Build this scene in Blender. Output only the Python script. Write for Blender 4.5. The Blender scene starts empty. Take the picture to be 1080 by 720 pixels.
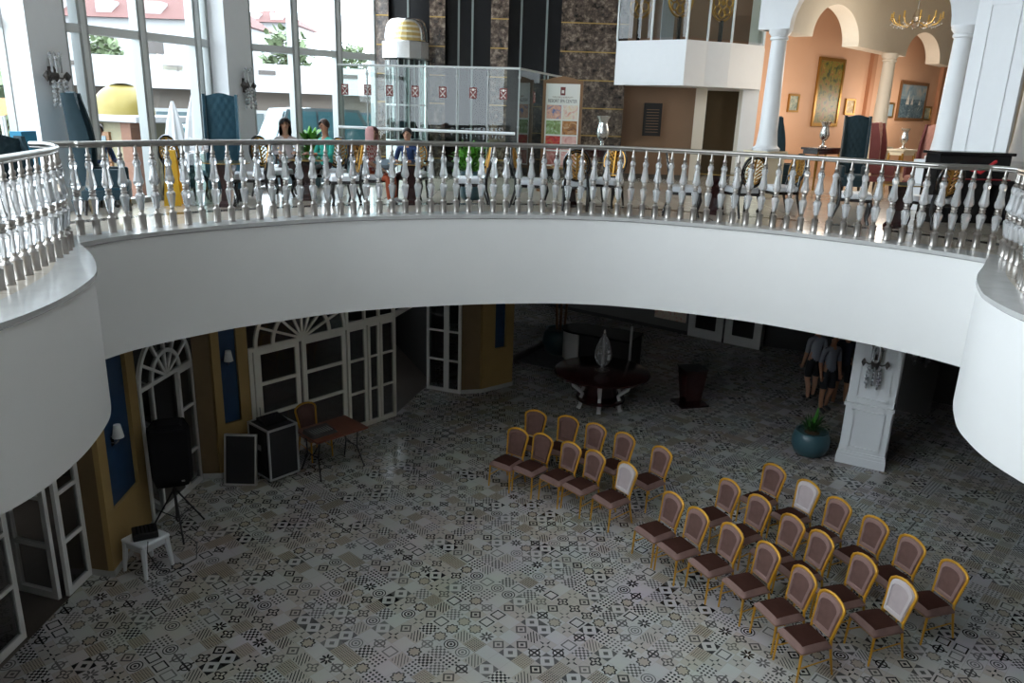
import bpy, bmesh, math, random
from mathutils import Vector, Matrix
random.seed(7)
PI = math.pi
scn = bpy.context.scene
COL = scn.collection

# ------------------------------------------------------------------ camera
FPX = 815.0
PITCH, ROLL, CAMZ = math.radians(16.8), math.radians(1.85), 6.15
cp, sp, cr, sr = math.cos(PITCH), math.sin(PITCH), math.cos(ROLL), math.sin(ROLL)
FWD = Vector((0, cp, -sp)); _r0 = Vector((1, 0, 0)); _u0 = Vector((0, sp, cp))
RGT = _r0 * cr + _u0 * sr; UPV = _u0 * cr - _r0 * sr
CAM = Vector((0, 0, CAMZ))
cam = bpy.data.cameras.new('camera'); cam.sensor_width = 36; cam.lens = FPX / 1080 * 36
cam.clip_end = 400
camo = bpy.data.objects.new('camera', cam); COL.objects.link(camo)
camo.matrix_world = Matrix(((RGT.x, UPV.x, -FWD.x, 0), (RGT.y, UPV.y, -FWD.y, 0), (RGT.z, UPV.z, -FWD.z, CAMZ), (0, 0, 0, 1)))
scn.camera = camo
UZ = 4.5                     # upper floor level
def ray(x, y): return FWD + RGT * ((x - 540) / FPX) + UPV * ((360 - y) / FPX)
def at(x, y, D): return CAM + ray(x, y) * D            # survey point at a known depth
def hor(x): return 360 - FPX * math.tan(PITCH) + 0.0323 * (x - 540)
def gp(x, D, z=UZ):                                    # survey plan point on level z
    p = at(x, hor(x), D); return Vector((p.x, p.y, z))
def zat(x, y, Y): d = ray(x, y); return CAMZ + d.z * Y / d.y
def onz(x, y, z):
    d = ray(x, y); return CAM + d * ((z - CAMZ) / d.z)

# ------------------------------------------------------------------ materials
def nodes(m):
    m.use_nodes = True; nt = m.node_tree; return nt, nt.nodes, nt.links
def mat(name, c, r=.5, met=0., spec=.5, noise=0., nscale=8., bump=0., trans=0., ior=1.45, coat=0., sheen=0., emit=None, dark=None):
    m = bpy.data.materials.new(name); nt, N, L = nodes(m)
    b = N['Principled BSDF']
    c4 = (*c, 1)
    b.inputs['Base Color'].default_value = c4
    b.inputs['Roughness'].default_value = r
    b.inputs['Metallic'].default_value = met
    b.inputs['Specular IOR Level'].default_value = spec
    b.inputs['IOR'].default_value = ior
    b.inputs['Transmission Weight'].default_value = trans
    b.inputs['Coat Weight'].default_value = coat
    if sheen:
        b.inputs['Sheen Weight'].default_value = sheen; b.inputs['Sheen Roughness'].default_value = .4
    if noise or bump:
        tc = N.new('ShaderNodeTexCoord'); nz = N.new('ShaderNodeTexNoise')
        nz.inputs['Scale'].default_value = nscale; nz.inputs['Detail'].default_value = 5
        L.new(tc.outputs['Object'], nz.inputs['Vector'])
        if noise:
            mx = N.new('ShaderNodeMix'); mx.data_type = 'RGBA'
            d = dark if dark else tuple(v * (1 - noise) for v in c)
            l_ = tuple(min(1, v * (1 + noise * .5)) for v in c)
            mx.inputs[6].default_value = (*d, 1); mx.inputs[7].default_value = (*l_, 1)
            L.new(nz.outputs['Fac'], mx.inputs[0]); L.new(mx.outputs[2], b.inputs['Base Color'])
        if bump:
            bp = N.new('ShaderNodeBump'); bp.inputs['Strength'].default_value = bump; bp.inputs['Distance'].default_value = .02
            L.new(nz.outputs['Fac'], bp.inputs['Height']); L.new(bp.outputs['Normal'], b.inputs['Normal'])
    return m
def glass_mat(name, tint=(.93, .97, .97), gl=.08, rough=0.0):
    m = bpy.data.materials.new(name); nt, N, L = nodes(m)
    N.remove(N['Principled BSDF']); out = N['Material Output']
    t = N.new('ShaderNodeBsdfTransparent'); t.inputs['Color'].default_value = (*tint, 1)
    g = N.new('ShaderNodeBsdfGlossy'); g.inputs['Roughness'].default_value = rough
    fr = N.new('ShaderNodeFresnel'); fr.inputs['IOR'].default_value = 1.45
    mth = N.new('ShaderNodeMath'); mth.operation = 'ADD'; mth.inputs[1].default_value = gl
    L.new(fr.outputs[0], mth.inputs[0])
    mx = N.new('ShaderNodeMixShader'); L.new(mth.outputs[0], mx.inputs[0]); L.new(t.outputs[0], mx.inputs[1]); L.new(g.outputs[0], mx.inputs[2])
    L.new(mx.outputs[0], out.inputs['Surface'])
    return m

M = {}
M['white_plaster'] = mat('white_plaster', (.71, .70, .68), .55, noise=.03, nscale=3)
M['white_paint'] = mat('white_paint', (.78, .79, .80), .45, noise=.03)
M['marble_edge'] = mat('marble_edge', (.46, .455, .44), .2, noise=.25, nscale=4)
M['nickel'] = mat('nickel', (.42, .39, .36), .32, 1., noise=.12, nscale=30)
M['rail_steel'] = mat('rail_steel', (.40, .385, .36), .28, 1.)
M['clear_crystal'] = mat('clear_crystal', (.98, .99, 1.), .04, trans=.84, ior=1.35, spec=.9)
M['table_silver'] = mat('table_silver', (.62, .62, .62), .3, .25)
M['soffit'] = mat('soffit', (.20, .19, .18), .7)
M['crystal'] = mat('crystal', (.97, .985, 1.), .05, trans=.70, ior=1.45, spec=.8)
M['gold_frame'] = mat('gold_frame', (.58, .29, .022), .35, .3, noise=.15, nscale=20)
M['velvet_nap_shade'] = mat('velvet_nap_shade', (.046, .0185, .0135), .9, spec=.08, noise=.3, nscale=14)  # seat tops: the nap's shade seen from above, put into the colour
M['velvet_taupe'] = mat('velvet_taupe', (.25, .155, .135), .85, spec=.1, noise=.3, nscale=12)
M['velvet_panel'] = mat('velvet_panel', (.135, .076, .064), .85, spec=.1, noise=.3, nscale=12)
M['velvet_pale'] = mat('velvet_pale', (.52, .455, .45), .7, spec=.15, noise=.15, nscale=12)
M['velvet_pale2'] = mat('velvet_pale2', (.42, .35, .345), .7, spec=.15, noise=.15, nscale=12)
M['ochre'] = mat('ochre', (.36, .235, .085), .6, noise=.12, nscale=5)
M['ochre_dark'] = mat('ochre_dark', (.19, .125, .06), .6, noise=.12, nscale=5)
M['blue_fabric'] = mat('blue_fabric', (.018, .055, .125), .45, noise=.35, nscale=6)
M['pvc'] = mat('pvc', (.76, .75, .72), .35)
M['pvc_warm'] = mat('pvc_warm', (.80, .76, .66), .35)
M['door_glass'] = glass_mat('door_glass', (.55, .57, .57), .05)
M['window_glass'] = glass_mat('window_glass', (.97, .99, 1.), .0)
M['fence_glass'] = glass_mat('fence_glass', (.74, .83, .80), .01)
M['alu'] = mat('alu', (.36, .38, .37), .4, .4)
M['alu_dark'] = mat('alu_dark', (.22, .25, .24), .4, .3)
M['alu_light'] = mat('alu_light', (.60, .62, .61), .4, .2)
M['black'] = mat('black', (.012, .012, .013), .45)
M['black_gloss'] = mat('black_gloss', (.008, .008, .009), .22, spec=.25)
M['black_cloth'] = mat('black_cloth', (.010, .010, .011), .95, spec=.15)
M['case_panel'] = mat('case_panel', (.014, .014, .016), .6, noise=.2)
M['case_edge'] = mat('case_edge', (.50, .50, .50), .3, .7)
M['table_wood'] = mat('table_wood', (.16, .045, .022), .3, noise=.3, nscale=6)
M['maroon_wood'] = mat('maroon_wood', (.030, .0065, .0065), .2, noise=.3, nscale=5, coat=.2)
M['silver'] = mat('silver', (.60, .60, .59), .25, 1.)
M['plastic_white'] = mat('plastic_white', (.66, .68, .70), .4)
M['lamp_shade'] = mat('lamp_shade', (.72, .71, .67), .8)
M['pot_teal'] = mat('pot_teal', (.045, .105, .125), .35, noise=.3, nscale=5)
M['leaf'] = mat('leaf', (.05, .20, .025), .45, noise=.4, nscale=15)
M['leaf_dark'] = mat('leaf_dark', (.02, .07, .015), .5, noise=.4, nscale=15)
M['leaf_bright'] = mat('leaf_bright', (.10, .33, .03), .45, noise=.4, nscale=15)
M['trunk'] = mat('trunk', (.10, .06, .03), .8, noise=.3)
M['teal_velvet'] = mat('teal_velvet', (.020, .085, .125), .65, sheen=.35, noise=.25, nscale=10)
M['teal_dark'] = mat('teal_dark', (.008, .032, .045), .7, sheen=.25, noise=.25, nscale=10)
M['pink_velvet'] = mat('pink_velvet', (.36, .17, .13), .75, sheen=.3, noise=.2)
M['pink_dark'] = mat('pink_dark', (.13, .03, .03), .75, sheen=.3, noise=.2)
M['orange_wall'] = mat('orange_wall', (.70, .42, .27), .6, noise=.05, nscale=2)
M['orange_edge'] = mat('orange_edge', (.50, .24, .13), .6, noise=.05, nscale=2)
M['cream'] = mat('cream', (.74, .66, .50), .5, noise=.04)
M['cream_arch'] = mat('cream_arch', (.70, .64, .54), .55, noise=.04)
M['brown_wall'] = mat('brown_wall', (.26, .16, .10), .6, noise=.08, nscale=2)
M['dark_room'] = mat('dark_room', (.10, .075, .04), .7, noise=.1)
M['gold'] = mat('gold', (.42, .22, .045), .35, .85, noise=.25, nscale=40)
M['gold_pale'] = mat('gold_pale', (.62, .43, .14), .35, .6, noise=.2, nscale=40)
M['gold_dome'] = mat('gold_dome', (.23, .18, .045), .4, .2, noise=.08)
M['black_lacquer'] = mat('black_lacquer', (.012, .010, .010), .2, coat=.4)
M['seat_white'] = mat('seat_white', (.78, .80, .83), .35, noise=.05)
M['brass'] = mat('brass', (.38, .235, .055), .35, .4)
M['skin'] = mat('skin', (.48, .26, .17), .55)
M['skin_tan'] = mat('skin_tan', (.36, .17, .10), .55)
M['hair'] = mat('hair', (.012, .009, .008), .5, noise=.2, nscale=30)
M['hair_brown'] = mat('hair_brown', (.045, .022, .014), .5, noise=.2, nscale=30)
M['eye'] = mat('eye', (.02, .015, .012), .2)
M['lip'] = mat('lip', (.35, .10, .08), .5)
M['shirt_pale'] = mat('shirt_pale', (.62, .55, .56), .8, noise=.08)
M['shirt_green'] = mat('shirt_green', (.03, .36, .28), .8, noise=.1)
M['jacket_navy'] = mat('jacket_navy', (.022, .048, .13), .8, noise=.15)
M['trouser_brown'] = mat('trouser_brown', (.04, .018, .016), .8, noise=.1)
M['trouser_red'] = mat('trouser_red', (.42, .09, .04), .8, noise=.1)
M['cloth_grey'] = mat('cloth_grey', (.22, .28, .33), .8, noise=.1)
M['scarf_pink'] = mat('scarf_pink', (.42, .22, .21), .8, noise=.1)
M['shirt_white'] = mat('shirt_white', (.34, .35, .40), .8, noise=.06)
M['shirt_grey'] = mat('shirt_grey', (.20, .21, .25), .8, noise=.06)
M['shorts_black'] = mat('shorts_black', (.015, .016, .02), .8, noise=.1)
M['shirt_navy'] = mat('shirt_navy', (.02, .024, .045), .8, noise=.1)
M['shoe_white'] = mat('shoe_white', (.7, .7, .7), .5)
M['shoe_dark'] = mat('shoe_dark', (.02, .02, .02), .4)
M['yellow'] = mat('yellow', (.85, .48, .015), .4)
M['wood_frame'] = mat('wood_frame', (.22, .105, .04), .4, noise=.2, nscale=10)
M['paper'] = mat('paper', (.80, .78, .72), .6)
M['ink'] = mat('ink', (.10, .07, .06), .6)
M['red_brown'] = mat('red_brown', (.16, .028, .022), .5)
M['ext_white'] = mat('ext_white', (0.405, 0.410, 0.414), .8, noise=.02)
M['ext_beige'] = mat('ext_beige', (0.132, 0.114, 0.096), .8, noise=.06)
M['ext_taupe'] = mat('ext_taupe', (0.099, 0.089, 0.083), .8, noise=.06)
M['ext_pink'] = mat('ext_pink', (0.320, 0.296, 0.288), .8)
M['roof_tile'] = mat('roof_tile', (.135, .062, .055), .8, noise=.15, nscale=4)
M['ext_glass'] = mat('ext_glass', (.10, .14, .15), .1)
M['ext_cream'] = mat('ext_cream', (.26, .235, .15), .8)
M['terracotta'] = mat('terracotta', (0.198, 0.103, 0.068), .8)
M['car_silver'] = mat('car_silver', (0.200, 0.260, 0.280), .2, .5)
M['car_white'] = mat('car_white', (0.375, 0.400, 0.410), .2, coat=.5)
M['car_dark'] = mat('car_dark', (.10, .16, .22), .2, .3, coat=.5)
M['car_glass'] = mat('car_glass', (.05, .13, .15), .08)
M['rubber'] = mat('rubber', (.02, .02, .02), .7)
M['asphalt'] = mat('asphalt', (0.147, 0.147, 0.147), .9, noise=.1)
M['tree_leaf'] = mat('tree_leaf', (.17, .22, .12), .8, noise=.3, nscale=3)
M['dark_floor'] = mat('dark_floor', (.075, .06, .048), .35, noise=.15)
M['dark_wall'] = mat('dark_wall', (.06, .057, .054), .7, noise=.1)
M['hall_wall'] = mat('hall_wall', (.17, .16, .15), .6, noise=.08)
M['steel_counter'] = mat('steel_counter', (.50, .50, .51), .35, .3)
M['cyan'] = mat('cyan', (0.014, 0.245, 0.434), .5)
M['orange_fabric'] = mat('orange_fabric', (0.400, 0.125, 0.025), .8)
M['red'] = mat('red', (.5, .02, .03), .5)
M['rug_stone'] = mat('rug_stone', (.30, .31, .32), .8, noise=.6, nscale=6)
M['stone_strip'] = mat('stone_strip', (.10, .09, .08), .15, noise=.3, nscale=4)

# ---- node-expression helper
class Ex:
    def __init__(s, nt, o): s.nt, s.o = nt, o
    def op(s, name, b=None, c=None):
        n = s.nt.nodes.new('ShaderNodeMath'); n.operation = name
        for i, v in enumerate((s, b, c)):
            if v is None: continue
            if isinstance(v, Ex): s.nt.links.new(v.o, n.inputs[i])
            else: n.inputs[i].default_value = v
        return Ex(s.nt, n.outputs[0])
    def __add__(s, b): return s.op('ADD', b)
    def __sub__(s, b): return s.op('SUBTRACT', b)
    def __mul__(s, b): return s.op('MULTIPLY', b)
    def __truediv__(s, b): return s.op('DIVIDE', b)
    def abs(s): return s.op('ABSOLUTE')
    def gt(s, b): return s.op('GREATER_THAN', b)
    def lt(s, b): return s.op('LESS_THAN', b)
    def sin(s): return s.op('SINE')
    def max(s, b): return s.op('MAXIMUM', b)
    def min(s, b): return s.op('MINIMUM', b)
    def inv(s): return (s * -1.0) + 1.0

def tile_floor():
    m = bpy.data.materials.new('patterned_tiles'); nt, N, L = nodes(m); b = N['Principled BSDF']
    tc = N.new('ShaderNodeTexCoord'); mp = N.new('ShaderNodeMapping')
    mp.inputs['Rotation'].default_value = (0, 0, math.radians(43)); mp.inputs['Scale'].default_value = (5, 5, 5)
    mp.inputs['Location'].default_value = (.3, .1, 0)
    L.new(tc.outputs['Object'], mp.inputs['Vector'])
    sx = N.new('ShaderNodeSeparateXYZ'); L.new(mp.outputs[0], sx.inputs[0])
    X, Y = Ex(nt, sx.outputs[0]), Ex(nt, sx.outputs[1])
    cx, cy = X.op('FLOOR'), Y.op('FLOOR')
    u, v = (X - cx) - .5, (Y - cy) - .5
    cb = N.new('ShaderNodeCombineXYZ'); L.new(cx.o, cb.inputs[0]); L.new(cy.o, cb.inputs[1])
    wn = N.new('ShaderNodeTexWhiteNoise'); wn.noise_dimensions = '2D'; L.new(cb.outputs[0], wn.inputs['Vector'])
    r1 = Ex(nt, wn.outputs['Value'])
    sc = N.new('ShaderNodeSeparateColor'); L.new(wn.outputs['Color'], sc.inputs[0])
    r2, r3 = Ex(nt, sc.outputs[0]), Ex(nt, sc.outputs[1])
    au, av = u.abs(), v.abs(); mx = au.max(av); dm = au + av
    rr = (u * u + v * v).op('SQRT'); th = v.op('ARCTAN2', u)
    K = 14
    idx = (r1 * float(K)).op('FLOOR')
    c4 = (th * 4.0).op('COSINE'); c8 = (th * 8.0).op('COSINE')
    def ring(q, a, w): return (q - a).abs().lt(w)
    pats = [
        None,                                                             # plain light
        ((u * (PI * 7)).sin() * (v * (PI * 7)).sin()).abs().gt(.62),       # fine grid on beige
        ((u * (2 * PI * 3)).sin() * (v * (2 * PI * 3)).sin()).gt(0.0) * mx.lt(.46),     # checker
        ring(rr, c8 * .05 + .36, .05),                                    # eight-lobed outline
        ((u * (PI * 4)).sin().abs() * (v * (PI * 4)).sin().abs()).gt(.58),  # dots
        dm.gt(.56).max(dm.lt(.2)),                                        # black corners
        (rr * 34.0).sin().gt(.05) * rr.lt(.44),                            # rings
        au.lt(.06).max(av.lt(.06)).max(ring(rr, .30, .045)),              # cross and circle
        ring(mx, .33, .045),                                                # square outline
        rr.lt(c4.abs() * .36 + .08) * rr.gt(.10),                          # petals
        ((u + v) * (2 * PI * 4)).sin().gt(.45) * mx.lt(.42),               # stripes
        ring(dm, .38, .075).max(dm.lt(.14)),                         # diamonds
        (au * av).lt(.012) * rr.gt(.16) * rr.lt(.42),                      # dashes
        ring(rr, c4 * .10 + .28, .07).max(rr.lt(.09)),                     # quatrefoil
    ]
    mask = None
    for k, p in enumerate(pats):
        if p is None: continue
        t = p * (idx - float(k)).abs().lt(.5)
        mask = t if mask is None else mask + t
    strength = r3 * .5 + .62
    mask = mask * strength
    grout = mx.gt(.488) * .22
    beige = ((idx - 1.0).abs().lt(.5) * .9).max(((idx - 3.0).abs().lt(.5) * rr.lt(.36)) * .9).max(r2.gt(.72) * .5)
    m1 = N.new('ShaderNodeMix'); m1.data_type = 'RGBA'; L.new(beige.o, m1.inputs[0])
    m1.inputs[6].default_value = (.48, .465, .44, 1); m1.inputs[7].default_value = (.37, .325, .255, 1)
    nz = N.new('ShaderNodeTexNoise'); nz.inputs['Scale'].default_value = 1.3; L.new(tc.outputs['Object'], nz.inputs['Vector'])
    dk = mask.max(grout)
    m2 = N.new('ShaderNodeMix'); m2.data_type = 'RGBA'; L.new(dk.o, m2.inputs[0]); L.new(m1.outputs[2], m2.inputs[6])
    m2.inputs[7].default_value = (.010, .010, .011, 1)
    m3 = N.new('ShaderNodeMix'); m3.data_type = 'RGBA'; m3.blend_type = 'MULTIPLY'; m3.inputs[0].default_value = .25
    L.new(m2.outputs[2], m3.inputs[6]); L.new(nz.outputs['Color'], m3.inputs[7])
    L.new(m3.outputs[2], b.inputs['Base Color'])
    b.inputs['Roughness'].default_value = .17; b.inputs['Specular IOR Level'].default_value = .35
    return m
M['tiles'] = tile_floor()

def upper_floor_mat():
    m = bpy.data.materials.new('upper_marble_floor'); nt, N, L = nodes(m); b = N['Principled BSDF']
    tc = N.new('ShaderNodeTexCoord'); br = N.new('ShaderNodeTexBrick'); br.offset = 0
    br.inputs['Scale'].default_value = 1.; br.inputs['Brick Width'].default_value = .8; br.inputs['Row Height'].default_value = .8
    br.inputs['Mortar Size'].default_value = .008
    br.inputs['Color1'].default_value = (.56, .50, .42, 1); br.inputs['Color2'].default_value = (.50, .44, .37, 1); br.inputs['Mortar'].default_value = (.36, .32, .27, 1)
    L.new(tc.outputs['Object'], br.inputs['Vector']); L.new(br.outputs['Color'], b.inputs['Base Color'])
    b.inputs['Roughness'].default_value = .13; b.inputs['Specular IOR Level'].default_value = .6
    return m
M['upper_floor'] = upper_floor_mat()

def marble_brown():
    m = bpy.data.materials.new('brown_marble'); nt, N, L = nodes(m); b = N['Principled BSDF']
    tc = N.new('ShaderNodeTexCoord'); nz = N.new('ShaderNodeTexNoise'); nz.inputs['Scale'].default_value = 9.; nz.inputs['Detail'].default_value = 9; nz.inputs['Roughness'].default_value = .7
    L.new(tc.outputs['Object'], nz.inputs['Vector'])
    rp = N.new('ShaderNodeValToRGB'); e = rp.color_ramp.elements
    e[0].position = .38; e[0].color = (.018, .012, .009, 1); e[1].position = .68; e[1].color = (.30, .235, .18, 1)
    e2 = rp.color_ramp.elements.new(.52); e2.color = (.085, .058, .042, 1)
    L.new(nz.outputs['Fac'], rp.inputs[0]); L.new(rp.outputs[0], b.inputs['Base Color'])
    b.inputs['Roughness'].default_value = .12; b.inputs['Specular IOR Level'].default_value = .6
    return m
M['brown_marble'] = marble_brown()

def checked():
    m = bpy.data.materials.new('red_check'); nt, N, L = nodes(m); b = N['Principled BSDF']
    tc = N.new('ShaderNodeTexCoord'); ck = N.new('ShaderNodeTexChecker'); ck.inputs['Scale'].default_value = 22
    ck.inputs['Color1'].default_value = (.42, .06, .05, 1); ck.inputs['Color2'].default_value = (.75, .62, .56, 1)
    L.new(tc.outputs['Object'], ck.inputs['Vector']); L.new(ck.outputs['Color'], b.inputs['Base Color']); b.inputs['Roughness'].default_value = .8
    return m
M['red_check'] = checked()

def picture_mat(name, cols, scale=3., dist=2.):
    m = bpy.data.materials.new(name); nt, N, L = nodes(m); b = N['Principled BSDF']
    tc = N.new('ShaderNodeTexCoord'); nz = N.new('ShaderNodeTexNoise'); nz.inputs['Scale'].default_value = scale; nz.inputs['Detail'].default_value = 6; nz.inputs['Distortion'].default_value = dist
    L.new(tc.outputs['Object'], nz.inputs['Vector'])
    rp = N.new('ShaderNodeValToRGB'); el = rp.color_ramp.elements
    n = len(cols)
    el[0].position = .28; el[0].color = (*cols[0], 1); el[1].position = .72; el[1].color = (*cols[-1], 1)
    for i in range(1, n - 1):
        e = el.new(.28 + .44 * i / (n - 1)); e.color = (*cols[i], 1)
    L.new(nz.outputs['Fac'], rp.inputs[0]); L.new(rp.outputs[0], b.inputs['Base Color']); b.inputs['Roughness'].default_value = .4
    return m
M['pic_forest'] = picture_mat('pic_forest', [(.012, .02, .006), (.06, .075, .010), (.24, .20, .02), (.26, .10, .02), (.34, .26, .05)], 6, .6)
M['pic_sea'] = picture_mat('pic_sea', [(0.022, 0.06, 0.09), (0.06, 0.12, 0.165), (0.15, 0.225, 0.27), (0.465, 0.495, 0.48)], 4, 3.)
M['pic_sky'] = picture_mat('pic_sky', [(0.12, 0.225, 0.315), (0.262, 0.36, 0.42), (0.488, 0.465, 0.413)], 3, 1.)
M['pic_small'] = picture_mat('pic_small', [(.10, .16, .16), (.30, .34, .26), (.55, .50, .38)], 9, 1.)
M['pic_small2'] = picture_mat('pic_small2', [(.25, .10, .03), (.50, .32, .10), (.62, .52, .35)], 9, 1.)
M['photo_a'] = picture_mat('photo_a', [(.05, .16, .42), (.75, .38, .26), (.80, .62, .52)], 6)
M['photo_b'] = picture_mat('photo_b', [(.70, .25, .16), (.80, .72, .62), (.78, .55, .3)], 6)
M['photo_c'] = picture_mat('photo_c', [(.12, .10, .03), (.25, .36, .12), (.70, .72, .62)], 6)
M['photo_d'] = picture_mat('photo_d', [(.12, .04, .02), (.45, .18, .04), (.72, .55, .38)], 6)
M['photo_e'] = picture_mat('photo_e', [(.05, .01, .01), (.60, .03, .03), (.50, .20, .05)], 6)
M['photo_f'] = picture_mat('photo_f', [(.60, .20, .18), (.80, .48, .42), (.85, .66, .6)], 6)
M['photo_g'] = picture_mat('photo_g', [(.14, .03, .03), (.4, .12, .1), (.7, .45, .38)], 6)

# ------------------------------------------------------------------ mesh building
class MB:
    def __init__(s): s.v, s.f, s.m = [], [], []
    def add(s, vs, fs, mi=0):
        o = len(s.v); s.v += [tuple(p) for p in vs]; s.f += [tuple(i + o for i in f) for f in fs]; s.m += [mi] * len(fs); return s
    def box(s, c, size, rz=0, mi=0, taper=1.):
        hx, hy, hz = size[0] / 2, size[1] / 2, size[2] / 2; co, si = math.cos(rz), math.sin(rz); vs = []
        for z in (-1, 1):
            k = taper if z > 0 else 1
            for x, y in ((-1, -1), (1, -1), (1, 1), (-1, 1)):
                a, b = x * hx * k, y * hy * k
                vs.append((c[0] + a * co - b * si, c[1] + a * si + b * co, c[2] + z * hz))
        return s.add(vs, [(3, 2, 1, 0), (4, 5, 6, 7), (0, 1, 5, 4), (1, 2, 6, 5), (2, 3, 7, 6), (3, 0, 4, 7)], mi)
    def rbox(s, c, size, r=.01, rz=0, mi=0):            # box with rounded (chamfered) edges
        bm = bmesh.new(); bmesh.ops.create_cube(bm, size=1)
        bmesh.ops.scale(bm, vec=size, verts=bm.verts)
        bmesh.ops.bevel(bm, geom=bm.edges[:], offset=r, segments=2, profile=.5, affect='EDGES')
        mtx = Matrix.Translation(c) @ Matrix.Rotation(rz, 4, 'Z'); bmesh.ops.transform(bm, matrix=mtx, verts=bm.verts)
        bm.verts.index_update(); s.add([v.co[:] for v in bm.verts], [[v.index for v in f.verts] for f in bm.faces], mi); bm.free(); return s
    def prism(s, poly, z0, z1, mi=0):
        n = len(poly)
        a = sum(poly[i][0] * poly[(i + 1) % n][1] - poly[(i + 1) % n][0] * poly[i][1] for i in range(n))
        if a < 0: poly = poly[::-1]
        vs = [(p[0], p[1], z0) for p in poly] + [(p[0], p[1], z1) for p in poly]
        return s.add(vs, [tuple(range(n))[::-1], tuple(range(n, 2 * n))] + [(i, (i + 1) % n, n + (i + 1) % n, n + i) for i in range(n)], mi)
    def tube(s, pts, r, n=8, mi=0, closed=False, caps=True):
        pts = [Vector(p) for p in pts]; k = len(pts); rs = r if isinstance(r, (list, tuple)) else [r] * k
        vs, fs = [], []; up = Vector((0, 0, 1)); prev = None
        for i in range(k):
            if closed: t = (pts[(i + 1) % k] - pts[i - 1])
            else: t = pts[min(i + 1, k - 1)] - pts[max(i - 1, 0)]
            t.normalize()
            if prev is None:
                a = t.cross(up)
                if a.length < 1e-3: a = t.cross(Vector((1, 0, 0)))
            else: a = prev - t * prev.dot(t)
            a.normalize(); prev = a; b = t.cross(a)
            for j in range(n):
                q = 2 * PI * j / n; vs.append(pts[i] + (a * math.cos(q) + b * math.sin(q)) * rs[i])
        for i in range(k if closed else k - 1):
            for j in range(n):
                fs.append((i * n + j, i * n + (j + 1) % n, ((i + 1) % k) * n + (j + 1) % n, ((i + 1) % k) * n + j))
        if caps and not closed: fs += [tuple(range(n))[::-1], tuple(range((k - 1) * n, k * n))]
        return s.add(vs, fs, mi)
    def lathe(s, prof, n=16, c=(0, 0, 0), mi=0, sq=0., ax=None):
        vs, fs = [], []; k = len(prof)
        for r, z in prof:
            for j in range(n):
                q = 2 * PI * (j + .5) / n
                vs.append((c[0] + r * math.cos(q), c[1] + r * math.sin(q), c[2] + z))
        for i in range(k - 1):
            for j in range(n): fs.append((i * n + j, i * n + (j + 1) % n, (i + 1) * n + (j + 1) % n, (i + 1) * n + j))
        fs += [tuple(range(n))[::-1], tuple(range((k - 1) * n, k * n))]
        return s.add(vs, fs, mi)
    def ball(s, c, r, n=10, mi=0, sc=(1, 1, 1)):
        k = max(4, n // 2 + 1); vs, fs = [], []
        for i in range(1, k):
            a = PI * i / k
            for j in range(n): vs.append((c[0] + r * sc[0] * math.sin(a) * math.cos(2 * PI * j / n), c[1] + r * sc[1] * math.sin(a) * math.sin(2 * PI * j / n), c[2] - r * sc[2] * math.cos(a)))
        b = len(vs); vs += [(c[0], c[1], c[2] - r * sc[2]), (c[0], c[1], c[2] + r * sc[2])]
        for i in range(k - 2):
            for j in range(n): fs.append((i * n + j, i * n + (j + 1) % n, (i + 1) * n + (j + 1) % n, (i + 1) * n + j))
        for j in range(n): fs += [(b, (j + 1) % n, j), (b + 1, (k - 2) * n + j, (k - 2) * n + (j + 1) % n)]
        return s.add(vs, fs, mi)
    def grid(s, P, mi=0, close_u=False):                    # P[i][j] points
        a, b = len(P), len(P[0]); vs = [p for row in P for p in row]; fs = []
        for i in range(a if close_u else a - 1):
            for j in range(b - 1): fs.append((i * b + j, ((i + 1) % a) * b + j, ((i + 1) % a) * b + j + 1, i * b + j + 1))
        return s.add(vs, fs, mi)
    def xf(s, mtx):
        s.v = [tuple(mtx @ Vector(p)) for p in s.v]; return s
    def build(s, name, mats, parent=None, smooth=False, kind=None, label=None):
        me = bpy.data.meshes.new(name); me.from_pydata(s.v, [], s.f)
        mats = mats if isinstance(mats, (list, tuple)) else [mats]
        for k in mats: me.materials.append(M[k])
        me.polygons.foreach_set('material_index', s.m)
        if smooth: me.polygons.foreach_set('use_smooth', [True] * len(s.f))
        me.update()
        o = bpy.data.objects.new(name, me); COL.objects.link(o)
        if parent: o.parent = parent
        if kind: o['kind'] = kind
        if label: o['label'] = label
        if smooth: autosmooth(o)
        return o
def autosmooth(o):
    me = o.data
    bm = bmesh.new(); bm.from_mesh(me)
    for e in bm.edges:
        if len(e.link_faces) == 2 and e.calc_face_angle(0) > math.radians(42): e.smooth = False
    bm.to_mesh(me); bm.free()
def tag(o, label, cat, group=None, kind=None):
    o['label'] = label; o['category'] = cat
    if group: o['group'] = group
    if kind: o['kind'] = kind
    return o
def thing(name, label, cat, loc=(0, 0, 0), rz=0, group=None):
    o = bpy.data.objects.new(name, None); COL.objects.link(o); o.location = loc; o.rotation_euler = (0, 0, rz)
    o.empty_display_size = .1
    return tag(o, label, cat, group)
KIDS = {}
def kids(o): return [c for c in bpy.data.objects if c.parent == o]
def copy_tree(o, parent=None):
    ch = KIDS.get(o.name)
    if ch is None: ch = KIDS[o.name] = kids(o)
    c = o.copy(); COL.objects.link(c)
    if parent: c.parent = parent
    for k in ch: copy_tree(k, c)
    return c
def struct(mb, name, mats, **k): return mb.build(name, mats, kind='structure', **k)
def wallbox(mb, P, Q, z0, z1, t=.1, mi=0, side=1):         # slab standing on plan segment P-Q, thickness to one side
    P, Q = Vector(P[:2]), Vector(Q[:2]); d = (Q - P).normalized(); n = Vector((-d.y, d.x)) * t * side
    return mb.prism([tuple(P), tuple(Q), tuple(Q + n), tuple(P + n)], z0, z1, mi)
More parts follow.
